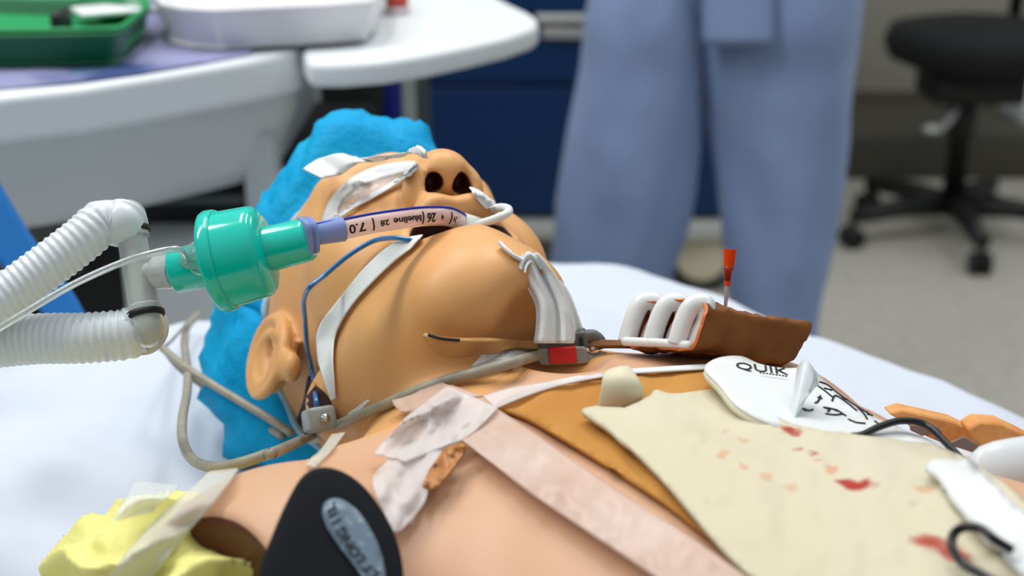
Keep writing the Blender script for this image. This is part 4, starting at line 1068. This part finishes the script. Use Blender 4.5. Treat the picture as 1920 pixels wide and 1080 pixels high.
# ---- yellow gown stuffed at the armhole, held by tapes
m_yel = Mat('yellow_nonwoven', (230, 226, 140), rough=.65, spec=.3, sss=.15, sssr=(.005,))
vo = m_yel.node('ShaderNodeTexVoronoi'); vo.inputs['Scale'].default_value = 650; m_yel.link(m_yel.coords(), vo.inputs['Vector']); m_yel.bump(vo.outputs['Distance'], .35, .0006)
c1_ = atz(255, 1100, BEDZ + .036); c2_ = bw(.212, .042, .944); gc = c1_.lerp(c2_, .52)
e1_ = (c2_ - c1_).normalized(); e2_ = Vector((0, 0, 1)).cross(e1_).normalized(); e3_ = e1_.cross(e2_)
rg = []
NA_, NB_ = 150, 80
for i in range(NB_ + 1):
    th = pi * i / NB_; row = []
    for j in range(NA_):
        ph = 2 * pi * j / NA_; d = Vector((sin(th) * cos(ph), sin(th) * sin(ph), cos(th)))
        q = Vector((d.x * 1.9, d.y * 1.3, d.z * 1.3))
        q += Vector((noise.noise(q + Vector((7, 0, 0))), noise.noise(q + Vector((0, 9, 0))), noise.noise(q + Vector((0, 0, 5))))) * .6
        rid = (1 - abs(noise.noise(q * 1.1)) * 2.2); rid2 = (1 - abs(noise.noise(q * 2.2 + Vector((3, 3, 3)))) * 2.2)
        k = 1 + .24 * (rid - .5) + .06 * (rid2 - .5)
        p = gc + (e1_ * d.x * ((c2_ - c1_).length * .5 + .022) + e2_ * d.y * .050 + e3_ * d.z * .044) * k
        p.z = max(p.z, BEDZ + .010); row.append(p)
    rg.append(row + [row[0]])
g = G(); g.grid(rg); gown = g.obj('yellow_gown', m_yel, None); tag(gown, 'crumpled yellow isolation gown bundle stuffed at the right shoulder armhole', 'gown')
GB = BVHTree.FromPolygons([p.copy() for row in rg for p in row], [tuple(f) for f in g.f])
def ongown(px, py, off=0):
    d = ray(px, py).normalized(); c = [h for h in (GB.ray_cast(CAM, d), BV.ray_cast(CAM, d), SB.ray_cast(CAM, d)) if h[0] is not None]
    if not c: return atz(px, py, BEDZ), Vector((0, 0, 1))
    h = min(c, key=lambda q: q[3]); n = h[1] if h[1].dot(d) < 0 else -h[1]
    return near(h[0], n, off), n
tape('gown_tape', [(392, 884), (345, 925), (300, 965), (240, 1030), (190, 1090), (120, 1160)], [(452, 878), (430, 912), (392, 960), (340, 1020), (286, 1090), (220, 1160)], m_tr, 'ribbed clear tape from the shoulder across the yellow gown', off=.0040, nu=50, nv=10, f=ongown, it=6)
tape('gown_tape', [(246, 900), (232, 930), (206, 980)], [(345, 912), (318, 935), (290, 960)], m_film, 'clear film tape corner above the yellow gown on the sheet', off=.010, nu=20, nv=10, f=ongown, it=6)
# ---- blue strap behind the hoses
m_bstrap = Mat('blue_webbing', (20, 112, 186), rough=.6); m_bstrap.bump(m_bstrap.noise(500, 2, stretch=(1, 1, 4)), .3, .0006)
band([(-60, 240), (0, 345), (60, 445), (130, 540), (160, 592)], [(-120, 300), (-70, 390), (0, 490), (70, 575), (100, 605)], 1.02, 1.02, 'blue_strap', m_bstrap, None, thick=.004)
o = bpy.data.objects['blue_strap']; tag(o, 'wide bright blue strap hanging diagonally behind the breathing hoses', 'strap')
# ================================================================= THE ROOM BEHIND
m_floor = Mat('vinyl_floor', (186, 184, 174), rough=.45, spec=.35); m_floor.mottle(30, (176, 173, 162), .4, .6)
m_wall = Mat('painted_wall', (150, 148, 136), rough=.8)
m_wall2 = Mat('side_wall_paint', (206, 208, 204), rough=.8)
g = G(); g.box((0, 2.2, -.02), (9, 6.6, .04)); struct(g.obj('floor', m_floor, None, False))
g = G(); g.box((0, 5.05, 1.4), (9, .1, 2.8)); struct(g.obj('wall_back', m_wall, None, False))
g = G(); g.box((-4.05, 2.5, 1.4), (.1, 5, 2.8)); struct(g.obj('wall_left', m_wall2, None, False))
m_base = Mat('baseboard', (88, 84, 74), rough=.6)
g = G(); g.box((0, 4.985, .09), (9, .03, .18)); struct(g.obj('baseboard_back', m_base, None, False, bevel=.004))

# ---- low cabinet of navy drawers on a silver plinth with castor
m_navy = Mat('navy_laminate', (6, 44, 88), rough=.4, spec=.4)
m_silver = Mat('silver_trim', (186, 190, 188), rough=.35, metal=.35)
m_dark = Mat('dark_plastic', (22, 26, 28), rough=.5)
m_wh = Mat('white_moulding', (218, 224, 226), rough=.35, spec=.5)
m_gr = Mat('light_grey_panel', (228, 234, 236), rough=.45)
def zat(px, py, y):       # world point on the vertical plane y
    d = ray(px, py); return CAM + d * (y / d.y)
YC = 3.40
cab = thing('drawer_cabinet', (.05, YC + .25, 0), 'navy blue drawer cabinet on castors with silver base trim behind the standing person', 'cabinet')
xl, xr = zat(745, 300, YC).x, zat(1420, 300, YC).x; zb = zat(1000, 412, YC).z; zt = 1.25
g = G(); g.box(((xl + xr) / 2, YC + .26, (zb + zt) / 2), (xr - xl, .48, zt - zb)); g.obj('body', m_navy, cab, False, bevel=.006)
zs = [zb + .01, zat(1000, 160, YC).z, zat(1000, 30, YC).z, zt - .01]
for k in range(3):
    g = G(); g.box(((xl + xr) / 2, YC + .008, (zs[k] + zs[k + 1]) / 2), (xr - xl - .02, .02, zs[k + 1] - zs[k] - .012)); dr_ = g.obj('drawer', m_navy, cab, False, bevel=.004)
    if k == 2:
        g = G(); g.box(zat(1066, 34, YC - .02), (.16, .03, .018)); g.box(zat(1066, 60, YC - .012), (.13, .015, .03)); g.obj('handle', m_silver, dr_, bevel=.006)
g = G(); g.box(((xl + xr) / 2, YC + .24, zb - .022), (xr - xl + .04, .54, .045)); g.obj('base_trim', m_silver, cab, False, bevel=.010)
for x_ in (xl + .08, zat(1318, 505, YC).x):
    c_ = Vector((x_, YC + .03, .085)); rc = min(.085, zb * .4)
    cx = c_.copy(); cx.z = .095
    g = G(); g.lathe([(-.018, .070), (-.016, .093), (.016, .093), (.018, .070)], cx, (.25, 1, 0), 36); w_ = g.obj('castor', m_dark, cab, auto=40)
    g = G(); g.lathe([(-.024, .020), (-.022, .066), (.022, .066), (.024, .020)], cx, (.25, 1, 0), 36); g.obj('castor_hub', Mat('beige_hub', (204, 198, 172), rough=.5), w_, auto=40)
    g = G(); g.box(cx + Vector((0, .0, .11)), (.03, .06, .05)); g.obj('castor_fork', m_dark, cab, bevel=.006)

# ---- anaesthesia cart: two white worktops with rounded lips
ZT = 1.0
def top_slab(px, z, th, name, mat, parent, lip=None, bev=.007):
    o_ = [atz(x, y, z) for x, y in px]; g = G(); g.prism([p - Vector((0, 0, th)) for p in o_], (0, 0, th)); return g.obj(name, mat, parent, bevel=bev, bseg=4, auto=35)
cart = thing('equipment_cart', atz(200, 150, 0.0), 'white equipment cart with thick rounded worktop and grey front panel behind the blue cap', 'cart')
for_front = [(-400, 225), (-150, 203), (0, 180), (150, 164), (300, 140), (420, 120), (500, 106), (545, 97), (562, 90), (560, 80), (540, 74), (520, 66), (500, 40), (480, 0), (460, -60), (-500, -60)]
top_slab(for_front, ZT, .042, 'worktop', m_wh, cart)
# recessed purple-blue mat on top
m_mat = Mat('blue_mat', (84, 92, 142), rough=.35, spec=.5)
f1 = m_mat.ramp(m_mat.noise(7, 3), [(.40, (0, 0, 0)), (.5, (1, 1, 1))]); m_mat.base(m_mat.mix(f1, rgb(60, 76, 128), rgb(146, 148, 186)))
f2 = m_mat.ramp(m_mat.noise(11, 3), [(.60, (0, 0, 0)), (.66, (1, 1, 1))]); m_mat.base(m_mat.mix(f2, m_mat.colout, rgb(74, 110, 140)))
mt_px = [(-400, 185), (-100, 178), (0, 163), (140, 152), (260, 136), (380, 116), (470, 99), (474, 92), (462, 84), (430, 60), (400, 0), (-500, -40)]
o_ = top_slab(mt_px, ZT + .003, .003, 'worktop_mat', m_mat, None, bev=.001); tag(o_, 'purple blue printed mat lying on the white cart worktop', 'mat')
# grey front panel hanging under the lip, slightly set back
pl_top = [atz(x, y + 14, ZT - .035) + Vector((0, .035, 0)) for x, y in [(-400, 225), (-150, 205), (0, 184), (150, 168), (300, 145), (420, 126), (500, 112), (536, 104)]]
zb2 = None
rows = [[p for p in pl_top], [p + Vector((.0, .002, -.055)) for p in pl_top], [p + Vector((-.003 * i, .004, -.105)) for i, p in enumerate(pl_top)], [p + Vector((-.005 * i, .010, -.128 )) for i, p in enumerate(pl_top)], [p + Vector((-.006 * i, .12, -.136)) for i, p in enumerate(pl_top)]]
g = G(); g.grid(rows); g.obj('front_panel', m_gr, cart, solid=.006, soff=0, sub=0)
# side cheek and legs, dark shelf
ck = atz(505, 120, ZT - .04) + Vector((0, .05, 0))
g = G(); g.box(ck + Vector((-.012, .18, -.09)), (.03, .40, .19)); g.obj('side_panel', m_gr, cart, bevel=.008)
g = G(); g.box(zat(488, 380, 1.46) + Vector((0, .03, -.2)), (.035, .05, .55)); g.obj('upright', m_gr, cart, bevel=.006)
g = G(); g.box(Vector((-.62, 1.62, .30)), (.95, .42, .05)); g.obj('lower_shelf', m_gr, cart, bevel=.006)
for x_ in (-1.05, -.20):
    for y_ in (1.45, 1.8): g = G(); g.box((x_, y_, .17), (.04, .04, .34)); g.obj('leg', m_gr, cart, bevel=.005)
# dark machine below
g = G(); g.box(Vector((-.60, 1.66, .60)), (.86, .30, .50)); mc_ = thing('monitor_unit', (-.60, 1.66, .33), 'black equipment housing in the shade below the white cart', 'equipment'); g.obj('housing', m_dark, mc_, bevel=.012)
g = G(); pz = zat(60, 480, 1.50); g.box(zat(70, 460, 1.49), (.10, .02, .06)); g.box(zat(290, 372, 1.49), (.20, .02, .012)); g.obj('front_trim', Mat('dim_grey', (96, 100, 98), rough=.5), mc_, bevel=.004)
g = G(); g.box(zat(400, 560, 1.44), (.16, .12, .14)); tag(g.obj('grey_box', m_gr, None, bevel=.008), 'small grey box in the dark gap below the cart beside the breathing hoses', 'box')

# second worktop
shelf = thing('side_worktop', atz(800, 60, 0), 'white rounded side worktop on a blue post and a silver post', 'worktop')
st = [(578, 118), (640, 118), (720, 112), (800, 100), (880, 84), (950, 68), (1000, 52), (1010, 44), (1008, 34), (995, 24), (960, 8), (925, -12), (880, -40), (560, -40), (560, 60), (568, 100)]
top_slab(st, ZT, .024, 'worktop', m_wh, shelf)
m_logo = Mat('grey_print', (120, 126, 128), rough=.5)
la, lb = atz(806, 104, ZT - .017), atz(876, 90, ZT - .017)
lv = (lb - la).normalized(); ln_ = Vector((lv.y, -lv.x, 0))
g = G()
for k in range(9): g.box(la.lerp(lb, k / 8) + ln_ * .0012 + Vector((0, 0, -.001)), (.0035, .0015, .008), Matrix.Rotation(math.atan2(lv.y, lv.x), 3, 'Z'))
g.obj('front_lettering', m_logo, shelf)
for px_, mat_, nm, r_ in ((739, Mat('cobalt_post', (0, 30, 150), rough=.4), 'blue_post', .013), (762, m_silver, 'silver_post', .011)):
    p0 = atz(px_, 96, ZT - .03) ; p0.y += .12; q_ = zat(px_, 170, p0.y)
    g = G(); g.lathe([(0, r_), (ZT - .035, r_)], (q_.x, p0.y, 0), (0, 0, 1), 20); g.obj(nm, mat_, shelf, auto=40)
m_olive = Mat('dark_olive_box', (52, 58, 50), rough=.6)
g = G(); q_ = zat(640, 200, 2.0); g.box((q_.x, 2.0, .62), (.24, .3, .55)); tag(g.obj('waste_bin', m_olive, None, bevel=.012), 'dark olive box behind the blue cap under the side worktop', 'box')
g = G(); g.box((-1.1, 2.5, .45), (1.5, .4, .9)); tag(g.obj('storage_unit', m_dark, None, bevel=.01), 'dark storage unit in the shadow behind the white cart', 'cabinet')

# trays and basin on the worktops
m_green = Mat('green_plastic', (22, 146, 84), rough=.35, spec=.5); m_green2 = Mat('dark_green_plastic', (8, 96, 58), rough=.4)
def tray(name, px, z, h, inset, mat, label, cat, group=None):
    top = [atz(x, y, z + h) for x, y in px]; c = sum(top, Vector()) / len(top)
    bot = [Vector((c.x + (p.x - c.x) * inset, c.y + (p.y - c.y) * inset, z + .0008)) for p in top]
    inn = [Vector((c.x + (p.x - c.x) * .93, c.y + (p.y - c.y) * .93, z + h)) for p in top]
    inb = [Vector((c.x + (p.x - c.x) * inset * .94, c.y + (p.y - c.y) * inset * .94, z + .005)) for p in top]
    n = len(px); g = G(); fs = []
    for a in range(3):
        for i in range(n): fs.append((a * n + i, a * n + (i + 1) % n, (a + 1) * n + (i + 1) % n, (a + 1) * n + i))
    fs.append(tuple(range(n))); fs.append(tuple(range(3 * n, 4 * n))[::-1])
    g.add(bot + top + inn + inb, fs); o = g.obj(name, mat, None, bevel=.003, bseg=2, auto=35); return tag(o, label, cat, group)
tray('green_tray', [(-220, 70), (60, 66), (215, 63), (232, 58), (278, 18), (276, 10), (180, 0), (-100, -10)], ZT + .004, .030, .86, m_green2, 'dark green tray, lowest of the stacked trays on the cart', 'tray')
tray('green_tray', [(-220, 58), (60, 55), (220, 52), (236, 46), (284, 8), (282, -4), (160, -40), (-220, -40)], ZT + .014, .024, .9, m_green, 'bright green tray, topmost of the stacked trays on the cart', 'tray')
g = G(); q_ = atz(115, 40, ZT + .03); g.box(q_, (.010, .04, .020)); tag(g.obj('black_clip', m_dark, None, bevel=.003), 'small black object lying in the green tray', 'clip')
g = G(); M_ = Matrix.Rotation(.5, 3, 'Z'); g.box(atz(215, 18, ZT + .030), (.075, .05, .005), M_); tag(g.obj('white_packet', m_wh, None, bevel=.002), 'pale packet lying in the green tray on the cart', 'packet')
basin = [(300, 52), (340, 60), (400, 64), (520, 58), (620, 54), (700, 48), (722, 30), (730, -10), (700, -60), (500, -80), (300, -60), (280, 0), (286, 36)]
tray('white_basin', [(x, y - 46) for x, y in basin], ZT + .004, .040, .90, Mat('white_basin_plastic', (222, 222, 226), rough=.4), 'large white plastic basin standing on the cart next to the green trays', 'basin')
m_redp = Mat('red_plastic', (196, 72, 58), rough=.4); m_clr2 = Mat('hazy_plastic', (206, 196, 200), rough=.3)
bt = thing('small_bottle', atz(745, 22, ZT), 'small bottle with red cap standing on the side worktop', 'bottle')
q_ = atz(745, 24, ZT + .001); g = G(); g.lathe([(0, .014), (.005, .014), (.008, .011), (.009, .006)], q_, (0, 0, 1), 20); g.obj('bottle_body', m_clr2, bt, auto=40)
g = G(); g.lathe([(.009, .0125), (.030, .011)], q_, (0, 0, 1), 20); g.obj('red_cap', m_redp, bt, auto=40)

# ---- person in blue scrubs
m_scrub = Mat('blue_scrubs', (134, 156, 196), rough=.9, spec=.15, sheen=.15); m_scrub.bump(m_scrub.noise(700, 2), .2, .0006)
YP = 2.25
def pcol(pts, y=YP):      # (px, py) -> world on the plane y
    return [zat(a, b, y) for a, b in pts]
person = thing('person', (zat(1330, 300, YP).x, YP, 0), 'person in loose pale blue scrub trousers standing behind the bed', 'person')
def leg_rows(sec):
    """sec: (py, px left, px right, y offset, depth half) -> rings"""
    rows = []
    for k in cr([Vector((a, b, c)) for a, b, c, _, _ in sec], 8): rows.append(k)
    off = cr([Vector((d, e, 0)) for _, _, _, d, e in sec], 8); out = []
    for i, (k, o_) in enumerate(zip(rows, off)):
        L_ = zat(k.y, k.x, YP + o_.x); R_ = zat(k.z, k.x, YP + o_.x); c = (L_ + R_) / 2; hx = (R_ - L_).length / 2; ring = []
        for j in range(40):
            a = 2 * pi * j / 40; fold = .007 * fbm(cos(a) * 1.6, sin(a) * 1.6 + 3, c.z * 5 + k.y * 0) + .004 * sin(5 * a + c.z * 16)
            ring.append(Vector((c.x + cos(a) * (hx - .002 + min(0, fold)), c.y + sin(a) * (o_.y + fold), c.z + .01 * sin(a) * 0)))
        out.append(ring + [ring[0]])
    return out
legL = [(-80, 1110, 1330, .00, .10), (30, 1090, 1330, .00, .11), (120, 1085, 1325, .0, .105), (250, 1060, 1318, .0, .10), (400, 1036, 1300, .0, .092), (520, 1022, 1262, .0, .085), (640, 1030, 1250, .0, .08), (800, 1040, 1240, .0, .078), (1000, 1055, 1225, .02, .075), (1130, 1065, 1215, .03, .075)]
legR = [(-80, 1300, 1618, .0, .12), (30, 1292, 1616, .0, .125), (110, 1296, 1608, .0, .115), (200, 1312, 1600, .0, .11), (330, 1338, 1585, .0, .10), (480, 1352, 1560, .0, .092), (600, 1368, 1538, .0, .085), (760, 1385, 1525, .0, .08), (1000, 1395, 1510, .02, .075), (1130, 1400, 1505, .03, .075)]
g = G(); g.grid(leg_rows(legL)); g.obj('trouser_leg', m_scrub, person)
g = G(); g.grid(leg_rows(legR)); g.obj('trouser_leg', m_scrub, person)
hips = [(-420, 1120, 1600, 0, .12), (-260, 1110, 1608, 0, .125), (-120, 1100, 1618, 0, .13), (-40, 1092, 1622, 0, .10), (40, 1150, 1600, 0, .07), (80, 1240, 1400, 0, .05)]
g = G(); rws = leg_rows(hips); g.grid(rws); g.obj('scrub_top', m_scrub, person)
# cargo pocket on the viewer's right thigh
fr = lambda x, y: zat(x, y, YP - .128 + .03 * ((x - 1430) / 120) ** 2 * 1)
rows = [[fr(1318 + (1450 - 1318) * i / 8, -60 + (84 + 60) * j / 8) + Vector((0, -.004 - .004 * sin(pi * i / 8), 0)) for i in range(9)] for j in range(9)]
g = G(); g.grid(rows); g.obj('pocket', m_scrub, person, solid=.006)
# side seam panel and shoes
for x_, in ((1140,), (1452,)):
    p_ = zat(x_, 1130, YP + .03); g = G(); g.ball(Vector((p_.x, p_.y - .05, .045)), (.05, .13, .045), 20)
    g.obj('shoe', m_dark, person)
# torso, arms and head out of the frame, kept simple but whole
m_skin2 = Mat('skin', (206, 160, 130), rough=.5)
tc = rws[0]; cx = sum((p.x for p in tc[:-1])) / 40; zt_ = tc[0].z
g = G()
rowsT = []
for z_, hx, hy in ((zt_ - .02, .185, .12), (zt_ + .12, .18, .12), (zt_ + .26, .20, .12), (zt_ + .36, .19, .10), (zt_ + .41, .10, .07), (zt_ + .43, .06, .055)):
    r_ = [Vector((cx + hx * cos(2 * pi * k / 40), YP + hy * sin(2 * pi * k / 40), z_)) for k in range(40)]; rowsT.append(r_ + [r_[0]])
g.grid(rowsT); g.obj('scrub_shirt', m_scrub, person)
g = G(); g.tube([(cx, YP, zt_ + .40), (cx, YP, zt_ + .50)], .05, 20); g.ball((cx, YP - .01, zt_ + .60), (.075, .095, .115), 24); g.obj('head', m_skin2, person)
for s_ in (-1, 1):
    g = G(); g.tube(cr([(cx + s_ * .17, YP, zt_ + .36), (cx + s_ * .24, YP + .02, zt_ + .12), (cx + s_ * .20, YP - .10, zt_ + .0), (cx + s_ * .06, YP - .17, zt_ + .10)], 8), lambda t: .055 * (1 - .35 * t), 20); g.obj('arm', m_skin2, person)

# ---- black swivel chair at the right
m_chair = Mat('black_plastic', (10, 12, 13), rough=.5); m_fab = Mat('black_fabric', (14, 16, 18), rough=.85)
YH = 3.85
cc = zat(1795, 300, YH); cx = cc.x
chair = thing('swivel_chair', (cx, YH, 0), 'black five-legged swivel chair against the wall at the right', 'chair')
sz = zat(1800, 128, YH).z
g = G(); g.lathe([(0, .20), (.02, .25), (.06, .265), (.10, .25), (.115, .18)], (cx + .05, YH + .05, sz), (0, 0, 1), 40); g.obj('seat', m_fab, chair)
g = G(); g.box((cx + .02, YH + .02, sz - .045), (.26, .20, .09)); g.obj('tilt_mechanism', m_chair, chair, bevel=.02)
g = G(); g.lathe([(.10, .032), (.30, .032), (.305, .040), (sz - .05, .036)], (cx, YH, 0), (0, 0, 1), 24); g.obj('gas_column', m_chair, chair)
g = G(); g.tube(cr([(cx - .02, YH - .02, sz - .10), (cx - .06, YH - .06, sz - .14), (cx - .10, YH - .08, sz - .15)], 6), .010, 10); g.ball((cx - .10, YH - .08, sz - .15), (.03, .02, .014), 12); g.obj('lever', m_silver, chair)
hubz = max(.10, zat(1815, 420, YH).z)
for k in range(5):
    a = radians(-92 + 72 * k); dv = Vector((cos(a), sin(a), 0)); p0 = Vector((cx, YH, hubz)); p1 = p0 + dv * .31 - Vector((0, 0, hubz - .09))
    g = G(); g.tube([p0, p0.lerp(p1, .5) + Vector((0, 0, .01)), p1], lambda t: .034 * (1 - .35 * t), 14); lg = g.obj('leg', m_chair, chair)
    g = G()
    for s_ in (-1, 1): g.lathe([(-.011, .015), (-.010, .030), (.010, .030), (.011, .015)], Vector((p1.x, p1.y, .031)) + Vector((-dv.y, dv.x, 0)) * .016 * s_, (-dv.y, dv.x, 0), 24)
    g.box((p1.x, p1.y, .055), (.016, .016, .05)); g.obj('caster', m_chair, lg)
g = G(); g.tube([(cx + .2, YH + .25, sz + .05), (cx + .22, YH + .30, sz + .40)], .02, 10); g.obj('back_post', m_chair, chair)
g = G(); g.box((cx + .22, YH + .30, sz + .50), (.38, .06, .42)); g.obj('backrest', m_fab, chair, bevel=.03, bseg=3)
# ---- low dark shelf line and pale box at the wall behind the chair
g = G(); p_ = zat(1905, 200, 4.7); g.box((p_.x + .14, 4.75, p_.z), (.30, .3, .16)); g2 = g.obj('white_box', m_wh, None, bevel=.01)
tag(g2, 'white box on the dark low bench behind the swivel chair', 'box')
zb3 = zat(1750, 245, 4.5).z
g = G(); g.box((zat(1750, 245, 4.6).x, 4.72, zb3 / 2), (1.9, .5, zb3)); tag(g.obj('low_bench', Mat('taupe_bench', (74, 72, 64), rough=.6), None, bevel=.01), 'low dark taupe bench along the wall behind the swivel chair', 'bench')
